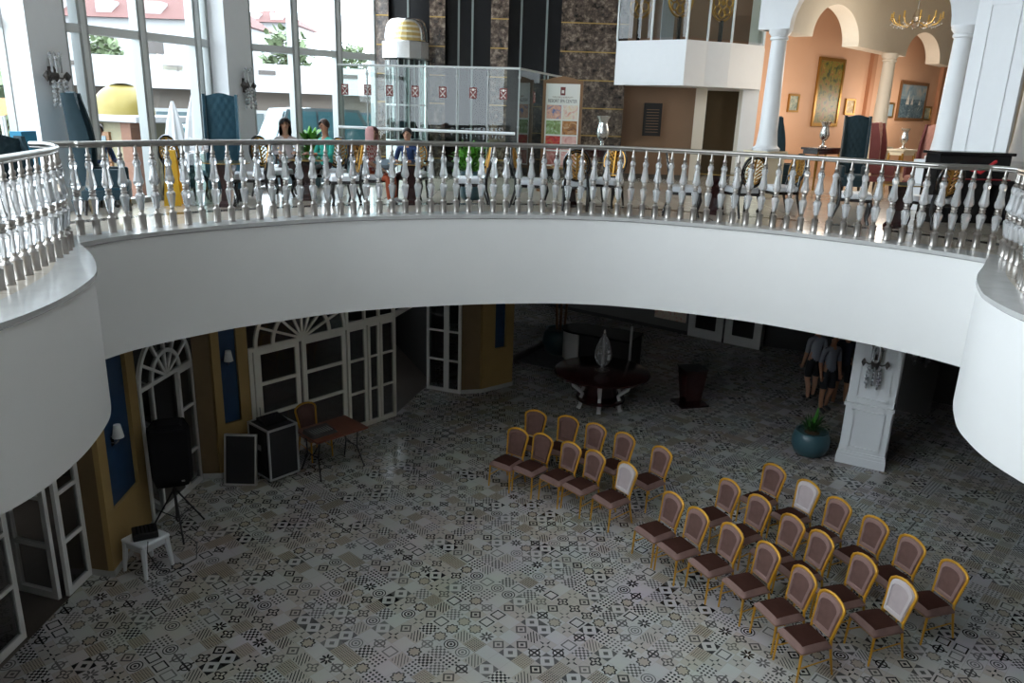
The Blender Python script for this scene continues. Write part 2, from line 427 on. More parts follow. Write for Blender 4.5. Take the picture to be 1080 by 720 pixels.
def spline(pts, n=12):
    P = [Vector(p) for p in pts]; out = []
    for i in range(len(P) - 1):
        a, b, c, d = P[max(i - 1, 0)], P[i], P[i + 1], P[min(i + 2, len(P) - 1)]
        for k in range(n):
            t = k / n
            out.append(.5 * ((2 * b) + (c - a) * t + (2 * a - 5 * b + 4 * c - d) * t * t + (3 * b - a - 3 * c + d) * t ** 3))
    return out + [P[-1]]
def resample(P, step):
    L = [0]
    for i in range(1, len(P)): L.append(L[-1] + (P[i] - P[i - 1]).length)
    n = max(2, round(L[-1] / step)); out = []; j = 0
    for k in range(n + 1):
        s = L[-1] * k / n
        while j < len(P) - 2 and L[j + 1] < s: j += 1
        t = (s - L[j]) / max(1e-9, L[j + 1] - L[j]); out.append(P[j].lerp(P[j + 1], min(1, max(0, t))))
    return out
def offset(P, d):
    out = []
    for i in range(len(P)):
        t = (P[min(i + 1, len(P) - 1)] - P[max(i - 1, 0)]).normalized(); out.append(P[i] + Vector((-t.y, t.x)) * d)
    return out

# ================================================================== ROOM SHELL
ARC = [(-5.08, 8.86), (-4.86, 9.42), (-4.38, 10.1), (-3.68, 10.82), (-2.33, 11.8), (-.3, 12.5), (1.55, 12.65), (3.5, 12.0), (4.85, 11.1), (5.62, 10.38), (6.04, 9.80)]
LEFT = [(-5.08, 8.86), (-4.62, 8.25), (-4.17, 7.5), (-3.97, 6.97), (-3.83, 6.2), (-3.86, 5.45), (-4.15, 4.7), (-4.6, 4.2), (-5.1, 3.95)]
RIGHT = [(6.04, 9.80), (5.70, 9.28), (5.27, 8.65), (4.95, 8.05), (4.74, 7.5), (4.66, 6.75), (4.85, 5.9), (5.3, 5.3), (5.9, 5.0)]
arc = spline(ARC); left = spline(LEFT); right = spline(RIGHT)
near = [Vector(p) for p in ((6.0, 3.0), (4.5, 1.2), (0, .9), (-3.8, 1.2), (-5.1, 3.0))]
inner = left[::-1] + arc[1:] + right[1:] + near            # clockwise seen from above
# window-wall line of the upper hall (plan)
WU = [(-9.5, 3.0), (-8.3, 8.3), (-6.97, 11.15), (-6.45, 11.6), (-5.36, 14.15), (-4.86, 14.75), (-2.95, 16.75)]
OUT = [Vector(p) for p in WU + [(-3.1, 26), (22, 34), (22, -6), (-9.5, -6)]]
ctr = Vector((1, 7))
def cast(p):
    d = (p - ctr).normalized(); best = None
    for i in range(len(OUT)):
        a, b = OUT[i], OUT[(i + 1) % len(OUT)]; e = b - a; den = d.x * e.y - d.y * e.x
        if abs(den) < 1e-9: continue
        w = a - ctr; t = (w.x * e.y - w.y * e.x) / den; u = (w.x * d.y - w.y * d.x) / den
        if t > 0 and -1e-6 <= u <= 1 + 1e-6 and (best is None or t < best): best = t
    return ctr + d * best
loop = []
for i in range(len(inner)):
    a, b = inner[i], inner[(i + 1) % len(inner)]; n = max(1, int((b - a).length / .35))
    loop += [a.lerp(b, k / n) for k in range(n)]
outer = [cast(p) for p in loop]
n = len(loop)
ZB = 3.02
mb = MB()
border = [p + (q - p) * min(.9, 1.30 / max(1e-6, (q - p).length)) for p, q in zip(loop, outer)]
border2 = [p + (q - p) * min(.95, 1.52 / max(1e-6, (q - p).length)) for p, q in zip(loop, outer)]
plinth = [p + (q - p) * min(.5, .42 / max(1e-6, (q - p).length)) for p, q in zip(loop, outer)]
rings = [(loop, UZ), (plinth, UZ), (border, UZ), (border2, UZ), (outer, UZ)]
for a, (R0, z) in enumerate(rings[:-1]):
    R1 = rings[a + 1][0]
    vs = [(p.x, p.y, z) for p in R0] + [(p.x, p.y, z) for p in R1]
    mb.add(vs, [(i, n + i, n + (i + 1) % n, (i + 1) % n) for i in range(n)], (1, 0, 2, 0)[a])
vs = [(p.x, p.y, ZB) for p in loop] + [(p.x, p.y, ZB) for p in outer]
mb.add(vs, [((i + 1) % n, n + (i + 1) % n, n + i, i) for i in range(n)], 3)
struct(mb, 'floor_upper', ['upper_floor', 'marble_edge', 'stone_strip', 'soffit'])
mb = MB()
lip = [p + (q - p).normalized() * -.035 for p, q in zip(loop, outer)]
R = [(lip, UZ), (lip, UZ - .05), (loop, UZ - .07), (loop, ZB)]
mb.add([(p.x, p.y, UZ) for p in loop] + [(p.x, p.y, UZ) for p in lip], [(i, (i + 1) % n, n + (i + 1) % n, n + i)[::-1] for i in range(n)], 1)
for a in range(3):
    A, za = R[a]; B, zb = R[a + 1]
    mb.add([(p.x, p.y, za) for p in A] + [(p.x, p.y, zb) for p in B], [(i, (i + 1) % n, n + (i + 1) % n, n + i) for i in range(n)], 1 if a < 2 else 0)
o = struct(mb, 'wall_fascia', ['white_plaster', 'marble_edge'], smooth=True)

# lower floor
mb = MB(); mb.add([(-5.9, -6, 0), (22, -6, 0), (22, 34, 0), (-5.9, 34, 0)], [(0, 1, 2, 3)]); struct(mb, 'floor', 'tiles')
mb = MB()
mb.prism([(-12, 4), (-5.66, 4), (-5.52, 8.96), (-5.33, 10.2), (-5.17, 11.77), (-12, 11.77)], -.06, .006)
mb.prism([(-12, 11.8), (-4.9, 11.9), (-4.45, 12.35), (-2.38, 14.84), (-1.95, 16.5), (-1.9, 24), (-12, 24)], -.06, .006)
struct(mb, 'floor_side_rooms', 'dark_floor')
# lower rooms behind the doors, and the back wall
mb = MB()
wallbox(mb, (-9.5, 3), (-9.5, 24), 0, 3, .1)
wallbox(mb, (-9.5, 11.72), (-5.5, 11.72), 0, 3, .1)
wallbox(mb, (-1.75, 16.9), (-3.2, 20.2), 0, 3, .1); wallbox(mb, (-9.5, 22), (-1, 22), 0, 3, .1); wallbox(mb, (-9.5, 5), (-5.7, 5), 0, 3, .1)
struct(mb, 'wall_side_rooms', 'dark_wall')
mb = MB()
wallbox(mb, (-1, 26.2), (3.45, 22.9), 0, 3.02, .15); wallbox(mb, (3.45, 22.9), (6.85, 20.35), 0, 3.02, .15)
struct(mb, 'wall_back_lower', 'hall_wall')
mb = MB()
wallbox(mb, (8.2, 19.35), (9.4, 18.5), 0, 3.02, .15); wallbox(mb, (9.4, 18.5), (9.6, 16.9), 0, 3.02, .15); wallbox(mb, (9.6, 16.9), (14, 12.5), 0, 3.02, .15); wallbox(mb, (14, 12.5), (14, -5), 0, 3.02, .15)
struct(mb, 'wall_right_lower', 'dark_wall')
mb = MB(); wallbox(mb, (-1, 26.15), (3.45, 22.85), 0, .1, -.02); wallbox(mb, (3.45, 22.85), (6.85, 20.3), 0, .1, -.02); struct(mb, 'baseboard_back', 'dark_wall')
mb = MB(); wallbox(mb, (6.85, 20.8), (8.3, 20.2), 0, 3.02, .1); struct(mb, 'wall_doorway_lower', 'black')

# lower left wall: ochre piers with blue niches
def lerp2(P, Q, s): return (P[0] + (Q[0] - P[0]) * s, P[1] + (Q[1] - P[1]) * s)
def pier(name, front, back, n0, n1, zb, side_mi=1, sconce=None):
    """ochre pier: front face P-Q with a niche cut between n0..n1 from height zb up"""
    P, Q = front; mb = MB(); d = (Vector(Q) - Vector(P)).normalized(); nn = Vector((-d.y, d.x))     # points away from the hall
    A, B = lerp2(P, Q, n0), lerp2(P, Q, n1); dep = .07
    wallbox(mb, P, A, 0, 3.02, dep); wallbox(mb, B, Q, 0, 3.02, dep); wallbox(mb, A, B, 0, zb, dep)
    off = nn * dep
    P2, Q2 = Vector(P) + off, Vector(Q) + off
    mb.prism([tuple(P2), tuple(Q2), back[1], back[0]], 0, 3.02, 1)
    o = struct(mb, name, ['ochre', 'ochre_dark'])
    mb = MB(); A2, B2 = Vector(A) + nn * (dep - .012), Vector(B) + nn * (dep - .012)
    wallbox(mb, A2, B2, zb, 3.02, .01)
    m2 = mb.build('niche_panel', 'blue_fabric', parent=o)
    mb = MB(); P3, Q3 = Vector(P) - nn * .015, Vector(Q) - nn * .015
    wallbox(mb, P3, Q3, 0, .09, .015); wallbox(mb, back[0], P, 0, .09, -.015); wallbox(mb, Q, back[1], 0, .09, -.015)
    struct(mb, 'baseboard_' + name.split('_', 1)[1], 'marble_edge')
    return d, nn
pier('wall_left_pier', ((-5.20, 8.92), (-5.28, 10.22)), ((-5.6, 8.97), (-5.6, 10.22)), .17, .80, .86)
pier('wall_middle_pier', ((-4.84, 11.83), (-4.42, 12.30)), ((-5.14, 11.79), (-4.7, 12.5)), .22, .70, .93)
pier('wall_far_pier', ((-.65, 16.31), (.03, 16.87)), ((-1.10, 16.2), (-.3, 17.4)), .40, .75, .97)

# white framed glass doors
def frame_panel(mb, P, Q, z0, z1, w=.07, bars=(), t=.05, verts=()):
    """rectangular frame of bars on plan segment P-Q"""
    L = (Vector(Q) - Vector(P)).length
    def bar(s0, s1, a, b): wallbox(mb, lerp2(P, Q, s0 / L), lerp2(P, Q, s1 / L), a, b, t)
    bar(0, w, z0, z1); bar(L - w, L, z0, z1); bar(w, L - w, z0, z0 + w * 1.3); bar(w, L - w, z1 - w, z1)
    for z in bars: bar(w, L - w, z - w * .35, z + w * .35)
    for s in verts: bar(s - w * .35, s + w * .35, z0 + w, z1 - w)
def pane(P, Q, z0, z1, parent, off=.02):
    d = (Vector(Q) - Vector(P)).normalized(); nn = Vector((-d.y, d.x)) * off; mb = MB()
    P, Q = Vector(P[:2]) + nn, Vector(Q[:2]) + nn
    mb.add([(P.x, P.y, z0), (Q.x, Q.y, z0), (Q.x, Q.y, z1), (P.x, P.y, z1)], [(0, 1, 2, 3)])
    return mb.build('pane', 'door_glass', parent=parent)
def sdoor(name, label=None):
    o = bpy.data.objects.new(name, None); COL.objects.link(o); o['kind'] = 'structure'; return o
def leaf(parent, P, Q, z0=.01, z1=2.1, bars=(.75, 1.42), w=.075, verts=(), m='pvc'):
    mb = MB(); frame_panel(mb, P, Q, z0, z1, w, bars, .05, verts); o = mb.build('door_leaf', m, parent=parent); pane(P, Q, z0 + .05, z1 - .05, o); return o
d1 = sdoor('door_1')
leaf(d1, (-5.64, 6.75), (-5.60, 7.66)); leaf(d1, (-5.54, 8.46), (-5.51, 8.95))
leaf(d1, (-5.62, 8.42), (-6.25, 8.60)); 
mb = MB(); wallbox(mb, (-5.7, 4.5), (-5.58, 8.95), 2.1, 3.02, .08); wallbox(mb, (-5.8, 4.5), (-5.64, 6.75), 0, 3.02, .08); struct(mb, 'wall_left_lower', 'ochre')
def fan_arch(parent, P, Q, z0, r_out, m='pvc', rin=.38, n=8, t=.05, w=.06):
    """half-round fanlight standing on the transom at z0 between P and Q"""
    c = lerp2(P, Q, .5); d = (Vector(Q) - Vector(P)).normalized(); mb = MB()
    def pt(r, a): return Vector((c[0] + d.x * r * math.cos(a), c[1] + d.y * r * math.cos(a), z0 + r * math.sin(a)))
    nn = Vector((-d.y, d.x, 0)) * t
    def arcbar(r0, r1):
        K = 20; vs = []
        for k in range(K + 1):
            a = PI * k / K; vs += [pt(r0, a), pt(r1, a), pt(r1, a) + nn, pt(r0, a) + nn]
        fs = []
        for k in range(K):
            for j in range(4): fs.append((4 * k + j, 4 * k + (j + 1) % 4, 4 * k + 4 + (j + 1) % 4, 4 * k + 4 + j))
        mb.add(vs, fs)
    arcbar(r_out - w, r_out); arcbar(r_out * rin - w * .5, r_out * rin + w * .5)
    for k in range(1, n):
        a = PI * k / n; q = Vector((d.x * -math.sin(a), d.y * -math.sin(a), math.cos(a))) * w * .35
        A, B = pt(.03, a), pt(r_out - w, a)
        mb.add([A - q, A + q, B + q, B - q, A - q + nn, A + q + nn, B + q + nn, B - q + nn], [(0, 1, 2, 3), (7, 6, 5, 4), (0, 4, 5, 1), (1, 5, 6, 2), (2, 6, 7, 3), (3, 7, 4, 0)])
    o = mb.build('fanlight', m, parent=parent)
    K = 20; vs = [pt(0, 0)] + [pt(r_out - w, PI * k / K) for k in range(K + 1)]; vs = [v + nn * .5 for v in vs]
    mb = MB(); mb.add(vs, [(0, k, k + 1) for k in range(1, K + 1)]); mb.build('pane', 'door_glass', parent=o)
    return o
# arched door beside the loudspeaker
d2 = sdoor('door_2'); P, Q = (-5.28, 10.27), (-5.13, 11.75)
mb = MB(); frame_panel(mb, P, Q, 0, 2.14, .06, (), .06, (.34, 1.06)); 
mb.build('door_frame', 'pvc', parent=d2)
fan_arch(d2, P, Q, 2.12, .74, rin=.52, n=6)
pane(lerp2(P, Q, .02), lerp2(P, Q, .24), .05, 2.1, d2); 
leaf(d2, lerp2(P, Q, .70), Q, .01, 2.08, (.62, 1.40), .06)
leaf(d2, lerp2(P, Q, .24), (-5.95, 11.15), .01, 2.08, (.62, 1.40), .08)
mb = MB(); wallbox(mb, P, Q, 2.86, 3.02, .08); struct(mb, 'trim_1', 'ochre')
# wide doors behind the folding table
d3 = sdoor('door_3'); P, Q = (-4.42, 12.32), (-2.33, 14.82); L = (Vector(Q) - Vector(P)).length
def s3(a): return lerp2(P, Q, a / L)
mb = MB(); frame_panel(mb, P, Q, 0, 2.14, .07, (), .06, (.12,)); mb.build('door_frame', 'pvc_warm', parent=d3)
leaf(d3, s3(.14), s3(1.0), .02, 2.08, (.88, 1.46), .085, m='pvc_warm')
leaf(d3, s3(1.06), s3(2.02), .02, 2.08, (.88, 1.46), .085, m='pvc_warm')
leaf(d3, s3(2.06), s3(2.52), .02, 2.08, (.75, 1.42), .06, m='pvc_warm'); leaf(d3, s3(2.56), s3(2.84), .02, 2.08, (.75, 1.42), .05, m='pvc_warm'); leaf(d3, s3(2.86), s3(3.24), .02, 2.08, (.75, 1.42), .055, m='pvc_warm')
fan_arch(d3, s3(.12), s3(2.04), 2.12, .96, 'pvc_warm', .62, 8)
mb = MB(); frame_panel(mb, s3(2.04), Q, 2.12, 3.0, .06, (), .06, (.45, .8)); wallbox(mb, Q, (-1.9, 16.4), 2.1, 2.2, .06)
mb.build('transom_frame', 'pvc_warm', parent=d3)
d4 = sdoor('door_4')
leaf(d4, (-1.90, 16.44), (-1.45, 16.27), .01, 2.12, (.75, 1.42), .06); leaf(d4, (-1.45, 16.27), (-1.12, 16.15), .01, 2.12, (.75, 1.42), .06)
mb = MB(); wallbox(mb, (-2.33, 14.82), (-1.1, 16.2), 2.6, 3.02, .08); struct(mb, 'wall_lintel_lower', 'dark_wall')

# white doors and poster in the far lower wall
d5 = sdoor('door_5')
for a, b in (((5.98, 20.93), (6.80, 20.32)), ((5.10, 21.58), (5.92, 20.98))):
    leaf(d5, Vector(a) + Vector((-.03, -.04)), Vector(b) + Vector((-.03, -.04)), .01, 2.15, (), .2)
mb = MB(); A, B = Vector((4.22, 22.24)), Vector((5.02, 21.64)); wallbox(mb, A, B, .35, 1.6, -.03)
o = mb.build('wall_poster', 'photo_b'); tag(o, 'orange and white food poster low on the dim far wall', 'poster')

# white square pillar
PC = [(6.14, 13.29), (6.86, 12.91), (7.24, 13.63), (6.52, 14.01)]
pc = Vector((6.69, 13.46)); pd = Vector((.884, -.467)); pn = Vector((-.467, -.884))     # along the front face / out of the front face
def ppoly(e): return [tuple(pc + (Vector(q) - pc) * e) for q in PC]
mb = MB(); mb.prism(ppoly(.96), 0, 3.02); mb.prism(ppoly(1.04), 0, .16); mb.prism(ppoly(1.02), .16, .22); mb.prism(ppoly(1.035), 1.14, 1.2); mb.prism(ppoly(1.0), .22, .26)
pil_rz = math.atan2(pd.y, pd.x)
def panel_frame(mb, c, d, nrm, w, z0, z1, b=.035, t=.016):
    for (u0, u1, a, e) in ((-w / 2, w / 2, z0, z0 + b), (-w / 2, w / 2, z1 - b, z1), (-w / 2, -w / 2 + b, z0, z1), (w / 2 - b, w / 2, z0, z1)):
        P = Vector(c) + Vector(d) * u0; Q = Vector(c) + Vector(d) * u1
        q = Vector(nrm) * t; mb.prism([tuple(P), tuple(Q), tuple(Q + q), tuple(P + q)], a, e)
for dd, nn in ((pd, pn), (Vector((.467, .884)), Vector((.884, -.467)))):
    cc = pc + nn * .39
    panel_frame(mb, cc, dd, nn, .56, .32, 1.08, .045, .03); panel_frame(mb, cc, dd, nn, .56, 1.28, 2.9, .045, .03)
struct(mb, 'column', 'white_paint')

# ================================================================== CRYSTAL BALUSTRADES
def baluster_parts():
    m = MB()
    m.lathe([(.050, 0), (.052, .01), (.048, .02), (.048, .165), (.052, .17), (.052, .185), (.034, .20), (.024, .215), (.028, .235), (.036, .245), (.010, .25), (.010, .46),
             (.030, .465), (.040, .475), (.040, .492), (.030, .500), (.030, .508), (.040, .516), (.040, .534), (.030, .545), (.010, .55), (.010, .88),
             (.028, .885), (.034, .892), (.034, .902), (.020, .915), (.028, .932), (.032, .945), (.026, .962), (.017, .975), (.017, 1.075)], 12)
    c = MB()
    c.lathe([(.024, .240), (.036, .258), (.041, .285), (.052, .36), (.062, .41), (.060, .435), (.043, .455), (.022, .468), (.014, .48), (.014, .53),
             (.030, .543), (.050, .556), (.065, .585), (.066, .61), (.053, .66), (.041, .74), (.036, .785), (.047, .81), (.052, .835), (.043, .865), (.024, .888)], 8)
    return m, c
_m, _c = baluster_parts()
BAL = CRY = None
def balustrade(path, label, step, z=UZ, group=None):
    global BAL, CRY
    root = thing('crystal_balustrade', label, 'railing', (path[0].x, path[0].y, z), 0, group)
    loc = Vector((path[0].x, path[0].y, z)); p3 = [Vector((p.x, p.y, z + 1.085)) - loc for p in path]
    mb = MB(); mb.tube(p3, .030, 10); mb.tube([p - Vector((0, 0, .035)) for p in p3], .016, 6)
    mb.build('handrail', 'rail_steel', parent=root, smooth=True)
    pts = resample(path, step)
    for p in pts[1:-1] if len(pts) > 3 else pts:
        if BAL is None:
            b = _m.build('baluster', 'nickel', parent=root, smooth=True); c = _c.build('crystal', 'crystal', parent=b); BAL, CRY = b, c
        else:
            b = BAL.copy(); COL.objects.link(b); b.parent = root; c = CRY.copy(); COL.objects.link(c); c.parent = b
        b.location = (p.x - loc.x, p.y - loc.y, 0); b.rotation_euler = (0, 0, random.random() * .8)
    return root
rail_arc = offset(arc, .30)[2:-2]
rail_left = offset(left, -.44)
rail_right = offset(right, .40)
tipL = Vector((-5.62, 9.12)); tipR = Vector((6.55, 10.35))
rl = spline([tipL, (-5.36, 9.03), (-5.04, 8.64), (-4.85, 8.20), (-4.72, 7.64), (-4.56, 6.96), (-4.42, 6.25), (-4.42, 5.5), (-4.66, 4.85), (-5.1, 4.4)])
ra = spline([tipL, (-5.30, 9.42)] + [tuple(p) for p in rail_arc[8:-6:8]] + [(6.38, 10.72), tipR])
rr_ = spline([tipR, (6.32, 9.95)] + [tuple(p) for p in rail_right[12::10]])
balustrade(ra, 'long curved balustrade of crystal balusters across the far gallery edge', .208)
balustrade(rl, 'near balustrade of crystal balusters on the rounded lobe at the left edge', .215)
balustrade(rr_, 'near balustrade of crystal balusters on the rounded lobe at the right edge', .215)

# ================================================================== BANQUET CHAIRS
def back_outline():
    pts = [(-.165, .46), (-.178, .60), (-.195, .74), (-.205, .815), (-.196, .855), (-.15, .893), (-.08, .918), (0, .928)]
    return pts + [(-x, z) for x, z in pts[-2::-1]]
def lean(z): return .195 + (z - .42) * .22
def make_chair(back, name='banquet_chair', lab='', inner_='velvet_panel'):
    t = thing(name, lab, 'chair')
    # seat cushion (domed)
    mb = MB(); P = []
    K = 10
    for i in range(K + 1):
        row = []
        for j in range(K + 1):
            x = -1 + 2 * i / K; y = -1 + 2 * j / K
            w = .222 - .018 * (y + 1) / 2; r = (1 - x ** 6) ** .25 * (1 - y ** 6) ** .25 if abs(x) < 1 and abs(y) < 1 else 0
            row.append((x * w, y * .215 - .02, .405 + .065 * min(1, r) + .012 * (1 - x * x) * (1 - y * y)))
        P.append(row)
    mb.grid(P)
    mb.box((0, -.02, .395), (.425, .415, .024))
    for a in (0, K):
        pass
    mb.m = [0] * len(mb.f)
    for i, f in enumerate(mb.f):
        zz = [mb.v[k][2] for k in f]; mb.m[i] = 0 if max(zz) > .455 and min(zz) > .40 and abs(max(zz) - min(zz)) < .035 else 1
    mb.build('seat', ['velvet_nap_shade', 'velvet_taupe'], parent=t, smooth=True)
    # backrest pad following the frame
    out = back_outline(); mb = MB()
    inner = [(x * .90, .475 + (z - .46) * .945) for x, z in out]
    cx, cz = 0, .70
    rings = []
    for k, (sc, d) in enumerate(((1, .0), (.93, -.028), (.74, -.034), (.70, -.020), (.62, -.022), (.0, -.026))):
        rings.append([(cx + (x - cx) * sc, lean(cz + (z - cz) * sc) + d, cz + (z - cz) * sc) for x, z in inner])
    nI = len(inner); vs = [p for r_ in rings for p in r_]; fs = []; ms = []
    for k in range(len(rings) - 1):
        for i in range(nI):
            fs.append((k * nI + i, k * nI + (i + 1) % nI, (k + 1) * nI + (i + 1) % nI, (k + 1) * nI + i)); ms.append(0 if k < 3 else 1)
    mb.add(vs, fs); mb.m = ms
    bk = [(x, lean(z) + .012, z) for x, z in inner]; mb.add(bk, [tuple(range(nI))[::-1]], 0)
    mb.build('backrest', [back, inner_], parent=t, smooth=True)
    # gold back frame running down into the rear legs
    mb = MB()
    fr = [(x, lean(z), z) for x, z in out]
    mb.tube(fr, .0185, 8); mb.tube([(-.165, lean(.475), .475), (.165, lean(.475), .475)], .011, 6)
    mb.build('back_frame', 'gold_frame', parent=t, smooth=True)
    mb = MB()
    for s in (-1, 1):
        mb.tube([(s * .20, -.21, .378), (s * .178, .21, .378)], .014, 6)
        mb.tube([(s * .207, -.20, .20), (s * .187, .20, .22)], .009, 6)
    mb.tube([(-.20, -.21, .378), (.20, -.21, .378)], .014, 6); mb.tube([(-.178, .20, .378), (.178, .20, .378)], .012, 6)
    mb.build('seat_frame', 'gold_frame', parent=t, smooth=True)
    for s in (-1, 1):
        mb = MB(); mb.tube([(s * .203, -.212, .385), (s * .208, -.222, .2), (s * .210, -.232, 0)], [.0165, .015, .012], 8); mb.build('leg', 'gold_frame', parent=t, smooth=True)
        mb = MB(); mb.tube([(s * .165, lean(.47), .47), (s * .176, .205, .37), (s * .186, .235, .18), (s * .192, .275, 0)], [.0155, .016, .015, .012], 8); mb.build('leg', 'gold_frame', parent=t, smooth=True)
    return t
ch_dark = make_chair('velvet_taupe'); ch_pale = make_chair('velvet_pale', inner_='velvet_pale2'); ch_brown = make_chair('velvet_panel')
used = set()
def put_chair(proto, x, y, rz, label, group):
    if proto.name not in used: used.add(proto.name); o = proto
    else: o = copy_tree(proto)
    o.location = (x, y, 0); o.rotation_euler = (0, 0, rz); o['label'] = label; o['group'] = group
    return o
rows = {
 'back row of the far block': [(566, 433), (600.5, 439), (630, 447), (660.7, 457), (700, 472)],
 'front row of the far block': [(547.5, 452), (574, 458), (604, 467), (629.5, 476), (663.7, 489)],
 'front row of the near block': [(712.4, 521), (738.7, 537.5), (774.8, 554.5), (813.5, 574.7), (851.4, 600.7), (880.3, 627.5)],
 'middle row of the near block': [(772, 507), (803.7, 524), (838.8, 545), (869.5, 562.5), (914.6, 587.4), (956, 613)],
 'back row of the near block': [(819, 491), (855, 508), (887.5, 526.7), (926.5, 547), (965, 567.5), (1009.6, 594.6)],
}
ang = {'back row of the far block': (-28, -34, -40, -46, -52), 'front row of the far block': (-36, -40, -44, -48, -54),
       'front row of the near block': (-58, -60, -63, -66, -69, -71), 'middle row of the near block': (-60, -62, -65, -67, -70, -73), 'back row of the near block': (-56, -60, -64, -67, -70, -74)}
ordw = ['first', 'second', 'third', 'fourth', 'fifth', 'last']
pale = {('front row of the far block', 4), ('middle row of the near block', 5), ('back row of the near block', 1)}
brown = {('back row of the far block', 0), ('back row of the far block', 1), ('front row of the far block', 0), ('front row of the far block', 1)}
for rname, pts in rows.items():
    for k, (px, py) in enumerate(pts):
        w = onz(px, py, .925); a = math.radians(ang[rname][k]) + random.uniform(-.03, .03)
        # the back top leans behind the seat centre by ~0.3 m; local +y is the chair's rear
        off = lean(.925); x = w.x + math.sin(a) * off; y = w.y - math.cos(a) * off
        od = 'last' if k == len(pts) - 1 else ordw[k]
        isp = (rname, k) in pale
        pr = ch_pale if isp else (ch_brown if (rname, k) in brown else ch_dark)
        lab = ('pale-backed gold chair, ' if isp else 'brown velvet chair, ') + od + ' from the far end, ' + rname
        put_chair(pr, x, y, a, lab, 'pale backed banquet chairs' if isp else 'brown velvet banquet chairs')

# ================================================================== LOWER HALL OBJECTS
# PA loudspeaker on a tripod
sx, sy = -4.84, 10.1
t = thing('speaker_stand', 'black tripod stand carrying the loudspeaker by the arched door', 'stand', (sx, sy, 0))
mb = MB(); mb.tube([(0, 0, .18), (0, 0, .82)], .019, 8); mb.build('pole', 'black', parent=t, smooth=True)
mb = MB(); mb.lathe([(.03, .62), (.034, .63), (.034, .70), (.03, .71)], 10); mb.tube([(.03, 0, .66), (.07, 0, .66)], .008, 6); mb.build('collar', 'black', parent=t)
mb = MB(); mb.lathe([(.026, .2), (.03, .21), (.03, .25), (.026, .26)], 10); mb.build('lower_collar', 'black', parent=t)
for k in range(3):
    a = math.radians(-58 + 114 * k); c_, s_ = math.cos(a), math.sin(a)
    mb = MB(); mb.tube([(c_ * .03, s_ * .03, .66), (c_ * .42, s_ * .42, .02)], .013, 6); mb.ball((c_ * .42, s_ * .42, .018), .018, 6); l = mb.build('leg', 'black', parent=t)
    mb = MB(); mb.tube([(c_ * .03, s_ * .03, .23), (c_ * .28, s_ * .28, .30)], .008, 6); mb.build('brace', 'black', parent=t)
t = thing('loudspeaker', 'black loudspeaker cabinet under a cloth cover on the tripod stand', 'speaker', (sx, sy, .80), math.radians(22)); t.scale = (1.42, 1.42, 1.38)
mb = MB(); sec = [(-.17, -.17), (.17, -.17), (.20, -.05), (.15, .17), (-.15, .17), (-.20, -.05)]
P = []
for z, k in ((0.0, .62), (.03, .86), (.08, .95), (.16, .98), (.60, 1), (.64, .99), (.655, .95)):
    P.append([(x * k, y * k, z) for x, y in sec + [sec[0]]])
mb.grid(P[::-1]); mb.add([(x * .9, y * .9, .65) for x, y in sec], [tuple(range(6))]); mb.add([(x * .55, y * .55, 0) for x, y in sec], [tuple(range(6))[::-1]])
mb.build('cabinet', 'black_cloth', parent=t)
mb = MB(); mb.box((0, .03, .662), (.27, .24, .03), 0, 0, .8); mb.build('cover_flap', 'black_cloth', parent=t)
mb = MB(); mb.box((.1, -.172, .09), (.03, .006, .016)); mb.build('badge', 'case_edge', parent=t)
# white plastic stool
st = onz(160, 598, 0)
t = thing('plastic_stool', 'white plastic stool standing against the ochre pier', 'stool', (-4.85, 9.16, 0), math.radians(-27)); t.scale = (1.28, 1.28, 1.08)
mb = MB(); mb.rbox((0, 0, .425), (.34, .34, .05), .018); mb.build('seat', 'plastic_white', parent=t)
mb = MB(); mb.box((0, 0, .365), (.30, .30, .07), 0, 0, 1.02); mb.build('apron', 'plastic_white', parent=t)
for x in (-1, 1):
    for y in (-1, 1):
        mb = MB(); mb.tube([(x * .138, y * .138, .40), (x * .165, y * .165, 0)], [.034, .02], 6); mb.build('leg', 'plastic_white', parent=t)
t = thing('power_box', 'small black electronic box lying on the white plastic stool', 'box', (-4.85, 9.16, .488), math.radians(30)); t.scale = (1.2,) * 3
mb = MB(); mb.rbox((0, 0, .045), (.26, .22, .08), .012); mb.build('housing', 'black', parent=t)
mb = MB()
for k in range(5): mb.box((-.08 + .04 * k, 0, .088), (.012, .17, .006))
mb.build('vent', 'black_gloss', parent=t)
mb = MB(); mb.tube([(-4.74, 9.0, .50), (-4.66, 8.80, .46), (-4.56, 8.85, .18), (-4.5, 9.05, .01), (-4.3, 9.4, .008), (-4.45, 9.8, .008), (-4.7, 10.0, .008)], .007, 6)
tag(mb.build('power_cable', 'black', smooth=True), 'thin black cable hanging from the stool to the floor', 'cable')
# niche lamps: white shade sconces
def sconce(loc, nrm, label):
    a = math.atan2(nrm.y, nrm.x) + PI / 2
    t = thing('wall_lamp', label, 'lamp', loc, a, 'white shaded niche lamps')
    mb = MB(); mb.box((0, .0, -.06), (.08, .02, .14)); mb.build('wall_plate', 'silver', parent=t)
    mb = MB(); mb.tube([(0, 0, -.09), (0, -.05, -.10), (0, -.09, -.06), (0, -.09, .0)], .008, 6); mb.build('arm', 'silver', parent=t)
    mb = MB(); mb.lathe([(.075, -.01), (.045, .17)], 16, (0, -.09, 0)); mb.build('lamp_shade', 'lamp_shade', parent=t, smooth=True)
    return t
sconce((-5.295, 9.44, 1.80), Vector((.998, .06)), 'white shaded lamp in the blue niche of the nearest ochre pier')
sconce((-4.71, 12.08, 2.04), Vector((.745, -.667)), 'white shaded lamp in the blue niche behind the flight case lid')
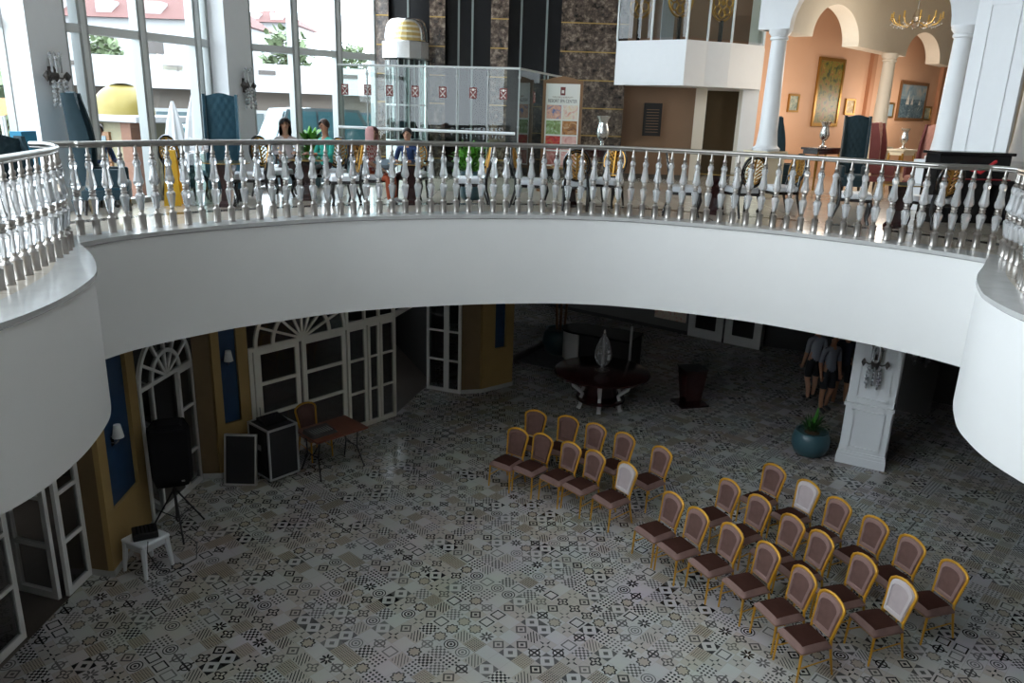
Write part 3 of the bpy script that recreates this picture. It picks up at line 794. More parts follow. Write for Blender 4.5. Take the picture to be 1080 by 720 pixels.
# flight case lid (flat panel leaning) and flight case
lid_n = Vector((0.29, -.957)); 
t = thing('case_lid', 'flat black flight case lid with metal edges leaning on the pier', 'case lid', (-4.44, 11.60, 0), math.radians(2))
def framed(mb, w, h, t_, z0=0):
    mb.box((0, 0, z0 + h / 2), (w - .03, t_ * .8, h - .03), 0, 0)
    return mb
mb = MB(); mb.box((0, 0, .43), (.55, .06, .83)); mb.build('panel', 'case_panel', parent=t)
mb = MB()
for x in (-.28, .28): mb.box((x, 0, .43), (.03, .075, .86))
for z in (.015, .845): mb.box((0, 0, z), (.56, .075, .03))
mb.build('edging', 'case_edge', parent=t)
t.rotation_euler = (math.radians(-12), 0, math.radians(1)); t.scale = (.9, 1, 1)
t = thing('flight_case', 'black flight case with bright metal edges beside the folding table', 'case', (-3.99, 12.02, 0), math.radians(49))
w, d, h = .56, .62, .90
mb = MB(); mb.box((0, 0, .07 + h / 2), (w - .02, d - .02, h - .02)); mb.build('body', 'case_panel', parent=t)
mb = MB(); e = .032
for x in (-1, 1):
    for y in (-1, 1): mb.box((x * (w / 2 - e / 2 + .004), y * (d / 2 - e / 2 + .004), .07 + h / 2), (e, e, h))
for z in (.07 + e / 2, .07 + h - e / 2 + .004):
    for y in (-1, 1): mb.box((0, y * (d / 2 - e / 2 + .004), z), (w, e, e))
    for x in (-1, 1): mb.box((x * (w / 2 - e / 2 + .004), 0, z), (e, d, e))
mb.build('edging', 'case_edge', parent=t)
for x in (-1, 1):
    for y in (-1, 1):
        mb = MB(); mb.tube([(x * .24 - .012, y * .2, .035), (x * .24 + .012, y * .2, .035)], .034, 10); mb.box((x * .24, y * .2, .062), (.05, .05, .016)); mb.build('caster', 'rubber', parent=t)
mb = MB(); mb.box((-w / 2 - .004, 0, .6), (.01, .14, .1)); mb.tube([(-w / 2 - .01, -.05, .58), (-w / 2 - .03, 0, .58), (-w / 2 - .01, .05, .58)], .01, 6); mb.build('handle', 'case_edge', parent=t)
t = thing('sound_mixer', 'black sound mixer with a short antenna on top of the flight case', 'mixer', (-4.0, 12.04, .976), math.radians(49))
mb = MB(); mb.add([(-.2, -.15, 0), (.2, -.15, 0), (.2, .15, 0), (-.2, .15, 0), (-.2, -.15, .03), (.2, -.15, .03), (.2, .15, .08), (-.2, .15, .08)], [(3, 2, 1, 0), (4, 5, 6, 7), (0, 1, 5, 4), (1, 2, 6, 5), (2, 3, 7, 6), (3, 0, 4, 7)]); mb.build('housing', 'black', parent=t)
mb = MB()
for i in range(6):
    for j in range(3): mb.lathe([(.01, 0), (.008, .018)], 6, (-.15 + .06 * i, -.08 + .08 * j, .045 + .014 * j))
mb.build('mixer_knobs', 'case_panel', parent=t, kind='stuff')  # raised mixer knobs joined in one mesh
mb = MB(); mb.tube([(-.12, .14, .07), (-.12, .15, .24)], .005, 5); mb.build('antenna', 'black', parent=t)
# folding table, turned along the doors
rz = math.radians(46)
t = thing('folding_table', 'red-brown wooden folding table standing before the wide glass doors', 'table', (-3.07, 12.34, 0), rz)
mb = MB(); mb.rbox((0, 0, .735), (1.02, .72, .035), .008); mb.build('tabletop', 'table_wood', parent=t)
mb = MB(); 
for y in (-.27, .27): mb.box((0, y, .70), (.94, .02, .035))
mb.build('rail', 'table_wood', parent=t)
for x in (-1, 1):
    for y in (-1, 1):
        mb = MB(); mb.tube([(x * .38, y * .22, .70), (x * .39, y * .17, .36), (x * .44, y * .31, 0)], .013, 6); mb.build('leg', 'black', parent=t)
    mb = MB(); mb.tube([(x * .39, -.17, .36), (x * .39, .17, .36)], .010, 6); mb.build('crossbar', 'black', parent=t)
    mb = MB(); mb.tube([(x * .39, 0, .36), (x * .12, 0, .69)], .009, 6); mb.build('brace', 'black', parent=t)
lap = lambda u, v, z: (-3.10 + math.cos(rz) * u - math.sin(rz) * v, 12.32 + math.sin(rz) * u + math.cos(rz) * v, z)
t = thing('mixing_desk', 'grey low mixing desk lying on the red-brown folding table', 'mixer', lap(-.22, -.05, .754), rz)
mb = MB(); mb.add([(-.24, -.17, 0), (.24, -.17, 0), (.24, .17, 0), (-.24, .17, 0), (-.22, -.16, .035), (.22, -.16, .035), (.22, .16, .075), (-.22, .16, .075)], [(3, 2, 1, 0), (4, 5, 6, 7), (0, 1, 5, 4), (1, 2, 6, 5), (2, 3, 7, 6), (3, 0, 4, 7)]); mb.build('housing', 'dark_wall', parent=t)
mb = MB()
for i in range(8): mb.box((-.17 + .048 * i, -.02, .058), (.012, .20, .012))
mb.build('fader_strip', 'alu', parent=t)
c_ = (-3.50, 12.82)
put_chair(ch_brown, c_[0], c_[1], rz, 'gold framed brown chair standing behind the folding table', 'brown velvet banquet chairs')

# round entrance table with silver scroll legs, and its crystal finial
tc = Vector((1.96, 15.75))
t = thing('round_table', 'large round dark maroon table with curved silver legs', 'table', (tc.x, tc.y, 0))
mb = MB(); mb.lathe([(1.0, .755), (1.03, .765), (1.03, .80), (1.01, .81), (.2, .812)], 48); mb.build('tabletop', 'maroon_wood', parent=t, smooth=True)
mb = MB(); mb.lathe([(.30, .22), (.36, .3), (.34, .45), (.40, .62), (.62, .75)], 24); mb.build('pedestal', 'maroon_wood', parent=t, smooth=True)
mb = MB(); mb.lathe([(.50, .16), (.53, .17), (.53, .22), (.48, .235), (.3, .24)], 32); mb.build('lower_shelf', 'maroon_wood', parent=t, smooth=True)
for k in range(6):
    a = 2 * PI * (k + .35) / 6; c_, s_ = math.cos(a), math.sin(a)
    mb = MB(); mb.tube([(c_ * r_, s_ * r_, z) for r_, z in ((.66, .75), (.70, .66), (.66, .54), (.52, .42), (.44, .33), (.48, .24))], [.035, .045, .045, .04, .035, .04], 8); mb.build('scroll_leg', 'table_silver', parent=t, smooth=True)
    mb = MB(); mb.tube([(c_ * r_, s_ * r_, z) for r_, z in ((.47, .18), (.48, .08), (.52, 0.0))], [.055, .04, .05], 8); mb.build('foot', 'table_silver', parent=t, smooth=True)
t = thing('crystal_finial', 'tall egg-shaped cut crystal finial in the middle of the maroon table', 'ornament', (tc.x, tc.y, .813))
mb = MB(); mb.lathe([(.16, 0), (.165, .012), (.15, .03), (.05, .045), (.03, .08), (.045, .10)], 20); mb.build('base', 'silver', parent=t, smooth=True)
mb = MB(); mb.lathe([(.05, .10), (.13, .16), (.185, .28), (.185, .40), (.15, .56), (.10, .70), (.05, .76), (.03, .78)], 12); mb.build('crystal_body', 'clear_crystal', parent=t)
mb = MB(); mb.lathe([(.02, .1), (.02, .78)], 6); mb.lathe([(.035, .78), (.045, .80), (.02, .83), (.03, .86), (.006, .92)], 10); mb.build('stem', 'silver', parent=t, smooth=True)
# maroon lectern-like stand
t = thing('maroon_bin', 'dark maroon flared waste bin on a flat foot behind the round table', 'bin', (3.98, 16.05, 0), math.radians(15))
mb = MB(); mb.box((0, 0, .43), (.34, .30, .78), 0, 0, 1.45); mb.build('body', 'maroon_wood', parent=t)
mb = MB(); mb.box((0, 0, .835), (.52, .46, .03)); mb.build('rim', 'black', parent=t)
mb = MB(); mb.box((0, 0, .02), (.66, .56, .04)); mb.build('base', 'maroon_wood', parent=t)

# planters
def leaf_blade(mb, root, d, L, w, droop, mi=0):
    d = Vector(d).normalized(); side = d.cross(Vector((0, 0, 1)))
    if side.length < .05: side = Vector((1, 0, 0))
    side.normalize(); P = []
    K = 5
    for i in range(K + 1):
        s = i / K; c = Vector(root) + d * L * s - Vector((0, 0, 1)) * droop * s * s; ww = w * math.sin(PI * min(.97, .12 + .88 * s)) ** .8
        P.append([tuple(c - side * ww), tuple(c + Vector((0, 0, ww * .3))), tuple(c + side * ww)])
    mb.grid(P, mi)
def plant(parent, name, m, n, z, L, w, spread=.8, seed=1, droop=.2, r0=.1, zs=.1):
    rnd = random.Random(seed); mb = MB()
    for k in range(n):
        a = rnd.random() * 2 * PI; e = rnd.uniform(.35, 1.0); q = rnd.random() * r0
        leaf_blade(mb, (math.cos(a) * q, math.sin(a) * q, z + rnd.random() * zs), (math.cos(a) * spread * (1.2 - e), math.sin(a) * spread * (1.2 - e), e), L * rnd.uniform(.6, 1.1), w, droop * rnd.uniform(.3, 1.2))
    o = mb.build(name, m, parent=parent, smooth=False); return o
pp = onz(858, 481, 0)
t = thing('potted_plant', 'glazed teal pot with small green plant beside the white pillar', 'potted plant', (pp.x - .05, pp.y + .12, 0))
mb = MB(); mb.lathe([(.20, 0), (.28, .04), (.34, .18), (.35, .30), (.32, .42), (.29, .46), (.30, .48), (.27, .48), (.25, .44)], 28); mb.build('pot', 'pot_teal', parent=t, smooth=True)
mb = MB(); mb.lathe([(.26, .43), (.02, .45)], 20); mb.build('soil', 'trunk', parent=t)
plant(t, 'leaves', 'leaf_dark', 60, .45, .36, .016, .9, 3, .12, .16)
plant(t, 'young_leaves', 'leaf', 9, .45, .42, .03, .25, 8, .05, .06)
t = thing('potted_tree', 'dark blue round pot with a slender indoor tree beyond the far pier', 'potted plant', (1.25, 19.4, 0))
mb = MB(); mb.lathe([(.25, 0), (.38, .1), (.46, .35), (.42, .58), (.36, .66), (.38, .70), (.33, .70), (.3, .64)], 24); mb.build('pot', 'pot_teal', parent=t, smooth=True)
mb = MB(); mb.lathe([(.33, .62), (.02, .64)], 16); mb.build('soil', 'trunk', parent=t)
for k, (x, y) in enumerate(((0, 0), (.1, .05), (-.08, .08))):
    mb = MB(); mb.tube([(x, y, .6), (x * 1.6, y, 1.6), (x * 2.5, y * 1.5, 2.3)], [.035, .03, .02], 7); mb.build('trunk', 'wood_frame', parent=t, smooth=True)
plant(t, 'leaves', 'leaf_dark', 70, 2.0, .6, .04, 1., 5, .3, .25)
# steel reception counter + its ground strip
cq = onz(612, 392, 0)
q = onz(611, 376, .42)
t = thing('reception_counter', 'curved brushed steel counter end in the dim back of the hall', 'counter', (q.x, q.y, 0), math.radians(-28))
mb = MB(); poly = [(-.42 * math.sin(PI * k / 12), .42 * math.cos(PI * k / 12)) for k in range(13)] + [(.12, -.42), (.12, .42)]
mb.prism(poly, .42, 1.1); mb.build('steel_end', 'table_silver', parent=t, smooth=True)
mb = MB(); mb.prism([(x * 1.06, y * 1.06) for x, y in poly[:13]] + [(1.42, -.44), (1.42, .44)], 1.1, 1.15); mb.build('countertop', 'black_gloss', parent=t)
mb = MB(); mb.box((.77, 0, .58), (1.28, .76, 1.04)); mb.build('front_panel', 'black', parent=t)
mb = MB(); mb.prism([(x * .8, y * .8) for x, y in poly], 0, .42); mb.build('plinth', 'black', parent=t)
mb = MB(); mb.tube([(1.42, -.42, 0), (1.42, -.42, 1.5)], .03, 8); mb.build('post', 'steel_counter', parent=t)
mb = MB(); mb.prism([(.15, 18.6), (1.3, 17.9), (2.2, 19.2), (.9, 20.0)], 0, .015); tag(mb.build('pebble_mat', 'rug_stone'), 'grey patterned rug beside the dark blue pot', 'rug')
mb = MB(); wallbox(mb, (.12, 18.65), (.95, 20.05), 0, .12, .12); struct(mb, 'trim_2', 'hall_wall')
mb = MB(); wallbox(mb, (-.3, 17.5), (.0, 22.5), 0, 3.02, .1); struct(mb, 'wall_dark_panel', 'black')

# crystal wall sconces
def crystal_sconce(loc, nrm, label, s=1., dark='black'):
    a = math.atan2(nrm.y, nrm.x) + PI / 2
    t = thing('crystal_sconce', label, 'wall light', loc, a, 'crystal wall lights'); t.scale = (s, s, s)
    mb = MB(); mb.lathe([(.02, -.11), (.06, -.05), (.075, 0), (.06, .05), (.02, .11)], 8, (0, -.04, 0)); mb.box((0, -.012, 0), (.09, .024, .24)); mb.build('bracket', 'sconce_metal', parent=t)
    for sx_ in (-1, 1):
        mb = MB(); mb.tube([(0, -.05, -.01), (sx_ * .09, -.09, -.03), (sx_ * .16, -.10, .01)], .011, 6); mb.lathe([(.004, -.075), (.05, 0), (.03, .03), (.004, .06)], 4, (sx_ * .165, -.10, .0)); mb.build('arm', 'sconce_metal', parent=t)
    for k in range(8):
        q_ = 2 * PI * k / 8; x, y = math.cos(q_) * .085, -.13 + math.sin(q_) * .07; mb = MB(); z = -.08
        for j in range(5 + k % 2): mb.lathe([(.004, -.032), (.026, 0), (.004, .032)], 6, (x * (1 + .05 * j), y, z)); z -= .058
        mb.build('crystal_strand', 'crystal', parent=t)
    for k in range(6):
        q_ = 2 * PI * k / 6; x, y = math.cos(q_) * .07, -.10 + math.sin(q_) * .05; mb = MB(); mb.tube([(x, y, .04), (x, y, .20 + .05 * (k % 2))], .014, 6); mb.lathe([(.004, -.03), (.03, 0), (.004, .035)], 6, (x, y, .22 + .05 * (k % 2))); mb.build('crystal_prism', 'crystal', parent=t)
    return t
M['sconce_metal'] = mat('sconce_metal', (.10, .09, .085), .35, .7)
q = pc + pn * .385
crystal_sconce((q.x + pd.x * -.02, q.y + pd.y * -.02, 2.03), Vector((pn.x, pn.y)), 'crystal wall light on the white square pillar', 1.15)
mb = MB(); mb.prism([(8.55, 16.1), (9.15, 15.75), (9.5, 16.35), (8.9, 16.7)], 0, 3.02); struct(mb, 'column', 'dark_wall')
crystal_sconce((8.82, 15.92, 1.75), Vector((-.467, -.884)), 'crystal wall light on the dark column behind the white pillar', 1.5)

# ================================================================== PEOPLE
def person(name, label, J, segs, mats, loc, rz, scale=1., hair='hair', hairstyle='short', facing=(0, -1), extra=None, group=None):
    """J: joint -> (x,y,z,r); segs: (a,b,mat index); head joint 'head'. Body becomes one continuous skinned mesh."""
    names = list(J); idx = {k: i for i, k in enumerate(names)}
    me = bpy.data.meshes.new(name); me.from_pydata([J[k][:3] for k in names], [(idx[a], idx[b]) for a, b, _ in segs], [])
    o = bpy.data.objects.new(name, me); COL.objects.link(o)
    md = o.modifiers.new('skin', 'SKIN'); md.branch_smoothing = .4
    for i, k in enumerate(names):
        r = J[k][3]; r = r if isinstance(r, tuple) else (r, r)
        me.skin_vertices[0].data[i].radius = r; me.skin_vertices[0].data[i].use_root = (k == 'hip')
    sub = o.modifiers.new('sub', 'SUBSURF'); sub.levels = 2; sub.render_levels = 2
    dg = bpy.context.evaluated_depsgraph_get(); ev = o.evaluated_get(dg)
    nm = bpy.data.meshes.new_from_object(ev); o.modifiers.clear(); o.data = nm
    nm.materials.clear()
    for m_ in mats: nm.materials.append(M[m_])
    S = [(Vector(J[a][:3]), Vector(J[b][:3]), k) for a, b, k in segs]
    bm = bmesh.new(); bm.from_mesh(nm)
    for f in bm.faces:
        c = f.calc_center_median(); best = None
        for a, b, k in S:
            ab = b - a; u = max(0, min(1, (c - a).dot(ab) / max(1e-9, ab.length_squared))); dd = (c - a - ab * u).length
            if best is None or dd < best[0]: best = (dd, k)
        f.material_index = best[1]; f.smooth = True
    # fingers rooted in the palms, nose and ears on the head
    H = Vector(J['head'][:3]); fx = Vector((facing[0], facing[1], 0)).normalized(); sx_ = Vector((-fx.y, fx.x, 0))
    def blob(c, r, sc, mi):
        mt = Matrix.Translation(c) @ Matrix.Diagonal((*[r * v for v in sc], 1)); g = bmesh.ops.create_icosphere(bm, subdivisions=2, radius=1, matrix=mt)
        for v in g['verts']:
            for f in v.link_faces: f.material_index = mi; f.smooth = True
    skin_i = mats.index([m_ for m_ in mats if m_.startswith('skin')][0])
    blob(H + fx * .10 + Vector((0, 0, -.005)), .016, (1, 1, 1.5), skin_i)
    for s in (-1, 1): blob(H + sx_ * s * .078 + Vector((0, 0, 0)), .02, (.7, .7, 1.4), skin_i)
    for side in ('L', 'R'):
        w, h = Vector(J['wrist' + side][:3]), Vector(J['hand' + side][:3]); d = (h - w).normalized(); lat = d.cross(Vector((0, 0, 1)))
        if lat.length < .1: lat = d.cross(fx)
        lat.normalize(); up = lat.cross(d)
        for k, (off, L) in enumerate(((-.028, .062), (-.010, .075), (.009, .070), (.027, .055), (-.04, .05))):
            b0 = h + lat * off + (d * -.02 if k == 4 else Vector()); dv = d if k < 4 else (d * .6 - lat * .8).normalized()
            pts = [b0 - dv * .02, b0 + dv * L * .5, b0 + dv * L - up * .018 * 1.0]
            t_ = MB(); t_.tube(pts, [.0095, .009, .007], 6)
            vs = [bm.verts.new(p) for p in t_.v]
            for f in t_.f:
                try:
                    nf = bm.faces.new([vs[i] for i in f]); nf.material_index = skin_i; nf.smooth = True
                except ValueError: pass
    bm.to_mesh(nm); bm.free()
    o.location = loc; o.rotation_euler = (0, 0, rz); o.scale = (scale,) * 3
    tag(o, label, 'person', group)
    # face and hair as children
    mb = MB()
    for s in (-1, 1): mb.ball(H + fx * .087 + sx_ * s * .032 + Vector((0, 0, .018)), .011, 6)
    mb.build('eyes', 'eye', parent=o)
    mb = MB(); mb.ball(H + fx * .087 + Vector((0, 0, -.048)), .02, 6, 0, (abs(sx_.x) * 1 + .4, abs(sx_.y) * 1 + .4, .35)); mb.build('mouth', 'lip', parent=o)
    if hair:
        mb = MB(); K, Nn = 9, 16; P = []
        for i in range(K + 1):
            a = PI * i / K * (.62 if hairstyle == 'short' else .70); row = []
            for j in range(Nn):
                q = 2 * PI * j / Nn; dirv = Vector((math.cos(q), math.sin(q), 0)); front = max(0, dirv.dot(fx))
                aa = a * (1 - .45 * front ** 1.5); rr = .105 if hairstyle == 'short' else .118
                row.append(tuple(H + Vector((0, 0, .022)) + Vector((math.sin(aa) * math.cos(q) * rr, math.sin(aa) * math.sin(q) * rr, math.cos(aa) * (rr + .012)))))
            P.append(row + [row[0]])
        mb.grid(P)
        if hairstyle == 'long':
            rows_ = []
            for z, r_ in ((.03, .112), (-.06, .122), (-.14, .125), (-.20, .105)):
                rows_.append([tuple(H + Vector((0, 0, z)) + (-fx * math.cos(q) + sx_ * math.sin(q)) * r_) for q in [PI * (-.62 + 1.24 * k / 12) for k in range(13)]])
            mb.grid(rows_)
        if hairstyle == 'scarf':
            mb = MB(); rows_ = []
            for z, r_ in ((.14, .02), (.13, .08), (.08, .122), (0, .132), (-.08, .128), (-.14, .14), (-.2, .18)):
                rows_.append([tuple(H + Vector((0, 0, z)) + (-fx * math.cos(q) + sx_ * math.sin(q)) * r_) for q in [PI * (-.74 + 1.48 * k / 16) for k in range(17)]])
            mb.grid(rows_)
        mb.build('headscarf' if hairstyle == 'scarf' else 'hair', hair, parent=o, smooth=True)
    return o
def head_part(J, x, y, z, lean_y=0):
    J['neck'] = (x, y, z, .055); J['chin'] = (x, y - .015 + lean_y, z + .09, .062); J['head'] = (x, y - .02 + lean_y, z + .17, (.088, .098)); J['crown'] = (x, y - .01 + lean_y, z + .255, .06)
def seated(arm='lap', lean_y=0., mi=(0, 1, 2, 3), head_turn=None):
    J = {'hip': (0, 0, .53, (.16, .13)), 'waist': (0, -.0 + lean_y * .4, .72, (.145, .115)), 'chest': (0, lean_y * .8, .93, (.165, .12)), 'shoulder': (0, lean_y, 1.05, (.10, .085))}
    head_part(J, 0, lean_y - .01, 1.13, lean_y * .2)
    segs = [('hip', 'waist', 0), ('waist', 'chest', 0), ('chest', 'shoulder', 0), ('shoulder', 'neck', 3), ('neck', 'chin', 3), ('chin', 'head', 3), ('head', 'crown', 3)]
    for s, S in ((-1, 'L'), (1, 'R')):
        J['sh' + S] = (s * .185, lean_y, 1.03, .062); J['elbow' + S] = (s * .235, lean_y - .08, .78, .047)
        if arm == 'table': J['wrist' + S] = (s * .14, lean_y - .32, .80, .03); J['hand' + S] = (s * .11, lean_y - .40, .80, (.036, .022))
        else: J['wrist' + S] = (s * .13, lean_y - .26, .67, .03); J['hand' + S] = (s * .10, lean_y - .33, .64, (.036, .022))
        J['thigh' + S] = (s * .095, -.06, .51, .095); J['knee' + S] = (s * .12, -.44, .50, .066); J['ankle' + S] = (s * .12, -.46, .09, .043); J['toe' + S] = (s * .13, -.60, .035, (.045, .032))
        segs += [('shoulder', 'sh' + S, 0), ('sh' + S, 'elbow' + S, 0), ('elbow' + S, 'wrist' + S, 0 if arm == 'table' else 3), ('wrist' + S, 'hand' + S, 3), ('hip', 'thigh' + S, 1), ('thigh' + S, 'knee' + S, 1), ('knee' + S, 'ankle' + S, 1), ('ankle' + S, 'toe' + S, 2)]
    return J, segs
def standing(stride=.08, bent=0):
    J = {'hip': (0, 0, .93, (.155, .12)), 'waist': (0, 0, 1.10, (.145, .11)), 'chest': (0, .0, 1.30, (.17, .12)), 'shoulder': (0, 0, 1.43, (.10, .085))}
    head_part(J, 0, -.01, 1.51)
    segs = [('hip', 'waist', 0), ('waist', 'chest', 0), ('chest', 'shoulder', 0), ('shoulder', 'neck', 3), ('neck', 'chin', 3), ('chin', 'head', 3), ('head', 'crown', 3)]
    for s, S in ((-1, 'L'), (1, 'R')):
        J['sh' + S] = (s * .19, 0, 1.41, .064); J['elbow' + S] = (s * .25, .02, 1.13, .048); J['wrist' + S] = (s * .25, -.05, .88, .032); J['hand' + S] = (s * .245, -.08, .80, (.026, .038))
        J['thigh' + S] = (s * .10, 0, .84, .095); J['short' + S] = (s * .11, -.02, .55, .085); J['knee' + S] = (s * .11, -.02, .49, .06); J['calf' + S] = (s * .11, .02 + s * stride * .5, .32, .056); J['ankle' + S] = (s * .11, .02 + s * stride, .08, .04); J['toe' + S] = (s * .125, -.13 + s * stride, .035, (.045, .032))
        segs += [('shoulder', 'sh' + S, 0), ('sh' + S, 'elbow' + S, 0), ('elbow' + S, 'wrist' + S, 3), ('wrist' + S, 'hand' + S, 3), ('hip', 'thigh' + S, 1), ('thigh' + S, 'short' + S, 1), ('short' + S, 'knee' + S, 3), ('knee' + S, 'calf' + S, 3), ('calf' + S, 'ankle' + S, 3), ('ankle' + S, 'toe' + S, 2)]
    return J, segs
# three men at the back of the lower hall
for px, py, mats, label, rz_, st in (
    (853, 420, ['shirt_white', 'shorts_black', 'shoe_dark', 'skin'], 'person in white t-shirt and black shorts, standing seen from behind', PI + .3, .06),
    (868, 433, ['shirt_grey', 'shorts_black', 'shoe_dark', 'skin_tan'], 'person in grey t-shirt and black shorts behind the potted plant', .35, .05),
    (884, 426, ['shirt_navy', 'shorts_black', 'shoe_white', 'skin_tan'], 'person in navy top and white shoes beside the white pillar', PI - .5, .1)):
    J, sg = standing(st); p = onz(px, py, 0)
    person('person', label, J, sg, mats, (p.x, p.y, 0), rz_, 1.0, 'hair')

# ================================================================== UPPER HALL: window wall
def on_wall(px, py, P, Q):
    d = ray(px, py); n_ = Vector((-(Q[1] - P[1]), Q[0] - P[0], 0)); t_ = ((Vector((*P, 0)) - CAM).dot(n_)) / d.dot(n_); return CAM + d * t_
ZT = 7.05; ZC = 12.5
def window_bay(name, P, Q, mull, z1=ZC, w=.16):
    o = sdoor(name); d = (Vector(Q) - Vector(P)).normalized(); mb = MB()
    L = (Vector(Q) - Vector(P)).length
    def bar(s0, s1, a, b, t=.16, mi=0): wallbox(mb, lerp2(P, Q, s0 / L), lerp2(P, Q, s1 / L), a, b, t, mi)
    bar(0, L, UZ - .0, UZ + .08); bar(0, L, ZT - .06, ZT + .06, .14, 1); bar(0, .05, UZ, z1); bar(L - .05, L, UZ, z1); bar(0, L, z1 - .1, z1)
    for px, py in mull:
        q = on_wall(px, py, P, Q); s = (Vector((q.x, q.y)) - Vector(P)).dot(d)
        wallbox(mb, lerp2(P, Q, (s - w / 2) / L), lerp2(P, Q, (s + w / 2) / L), UZ, z1, .18, 0)
        n_ = Vector((d.y, -d.x)) * .012
        a, b = Vector(lerp2(P, Q, (s - w / 2 + .045) / L)) + n_, Vector(lerp2(P, Q, (s + w / 2 - .045) / L)) + n_
        wallbox(mb, a, b, UZ, z1, .012, 1)
    fr = mb.build('window_frame', ['alu', 'alu_light'], parent=o)
    mb = MB(); nn = Vector((-d.y, d.x)) * .08; A, B = Vector(P) + nn, Vector(Q) + nn
    mb.add([(A.x, A.y, UZ), (B.x, B.y, UZ), (B.x, B.y, z1), (A.x, A.y, z1)], [(0, 1, 2, 3)]); mb.build('pane', 'window_glass', parent=fr)
    return o
window_bay('window_1', (-8.3, 8.3), (-6.97, 11.15), [])
window_bay('window_2', (-6.45, 11.62), (-5.36, 14.15), [(94, 80), (155, 80), (212, 80)])
window_bay('window_3', (-4.86, 14.72), (-2.95, 16.75), [(312.5, 60), (358, 60)], w=.15)
window_bay('window_4', (-9.5, 3.0), (-8.3, 8.3), [])
mb = MB(); mb.prism([(-6.60, 11.0), (-6.43, 11.62), (-6.85, 11.85), (-6.99, 11.12)], UZ, ZC); struct(mb, 'column', 'white_paint')
mb = MB(); mb.prism([(-5.02, 13.97), (-4.84, 14.70), (-5.3, 14.9), (-5.40, 14.18)], UZ, ZC); struct(mb, 'column', 'white_paint')
def nrm_of(P, Q): 
    d = (Vector(Q) - Vector(P)).normalized(); return Vector((d.y, -d.x))
q = on_wall(54, 80, (-6.60, 11.0), (-6.43, 11.62)); n1 = nrm_of((-6.60, 11.0), (-6.43, 11.62))
crystal_sconce(q, n1, 'crystal wall light on the white column at the left window corner', 1.05)
q = on_wall(257, 90, (-5.02, 13.97), (-4.84, 14.70)); n1 = nrm_of((-5.02, 13.97), (-4.84, 14.70))
crystal_sconce(q, n1, 'crystal wall light on the white column next to the teal tufted armchair', 1.0)

# ceiling rings and roof over the hall with an open skylight ring, rear walls
mb = MB(); sky_r = 1.2; K = 48
hole = [Vector((.8 + sky_r * math.cos(2 * PI * k / K), 6.0 + sky_r * math.sin(2 * PI * k / K))) for k in range(K)]
ctr2 = Vector((.8, 6.0))
_o = ctr; ctr = ctr2; RO = [cast(p) for p in hole]; ctr = _o
for z in (ZC, ZC + .25):
    mb.add([(p.x, p.y, z) for p in hole] + [(p.x, p.y, z) for p in RO], [(i, (i + 1) % K, K + (i + 1) % K, K + i) for i in range(K)])
mb.add([(p.x, p.y, ZC) for p in hole] + [(p.x, p.y, ZC + .25) for p in hole], [(i, (i + 1) % K, K + (i + 1) % K, K + i) for i in range(K)])
struct(mb, 'ceiling', 'white_paint')
mb = MB(); wallbox(mb, (22, -6), (22, 34), 0, ZC, .2); struct(mb, 'wall_right_outer', 'white_plaster')
mb = MB(); wallbox(mb, (-3.3, 26), (22, 33.8), 0, ZC, .2); struct(mb, 'wall_far_outer', 'brown_wall')
mb = MB(); wallbox(mb, (-9.5, -6), (22, -6), UZ, ZC, .2); struct(mb, 'wall_rear', 'white_plaster')
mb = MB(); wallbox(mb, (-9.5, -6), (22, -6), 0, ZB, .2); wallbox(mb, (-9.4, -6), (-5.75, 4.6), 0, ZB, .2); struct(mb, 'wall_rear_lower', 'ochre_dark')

# ================================================================== lift block of brown marble
DB = 18.6
mb = MB()
def bp(px, D): q = gp(px, D); return (q.x, q.y)
def block(mb, x0, x1, D0, D1, z0=UZ, z1=ZC, mi=0):
    mb.prism([bp(x0, D0), bp(x1, D0), bp(x1, D1), bp(x0, D1)], z0, z1, mi)
for a, b in ((396, 411), (453, 469), (516, 534)): block(mb, a, b, DB + .2, DB + .9)
struct(mb, 'wall_lift_piers', 'brown_marble')
mb = MB(); block(mb, 588, 657, DB + .5, DB + .9); struct(mb, 'wall_marble_right', 'brown_marble')
mb = MB(); block(mb, 404, 589, DB + .6, DB + .8); struct(mb, 'wall_lift_shaft', 'black_gloss')
mb = MB()
for px in (431, 483, 497, 547, 573): block(mb, px - 1, px + 1, DB + .53, DB + .6)
for a, b, y in ((471, 507, 38), (536, 575, 33)): 
    p, q = at(a, y, DB + .45), at(b, y + 1.5, DB + .45); mb.tube([p, q], .035, 6)
struct(mb, 'trim_3', 'alu_dark')
mb = MB()
for px0, px1, D in ((396, 411, DB + .2), (453, 469, DB + .2), (516, 534, DB + .2), (588, 657, DB + .5)):
    for z in (4.9, 5.55, 6.2, 6.85, 7.5, 8.15, 8.8):
        P, Q = Vector(bp(px0, D)), Vector(bp(px1, D)); wallbox(mb, P, Q, z - .012, z + .012, -.012)
struct(mb, 'trim_4', 'brass')
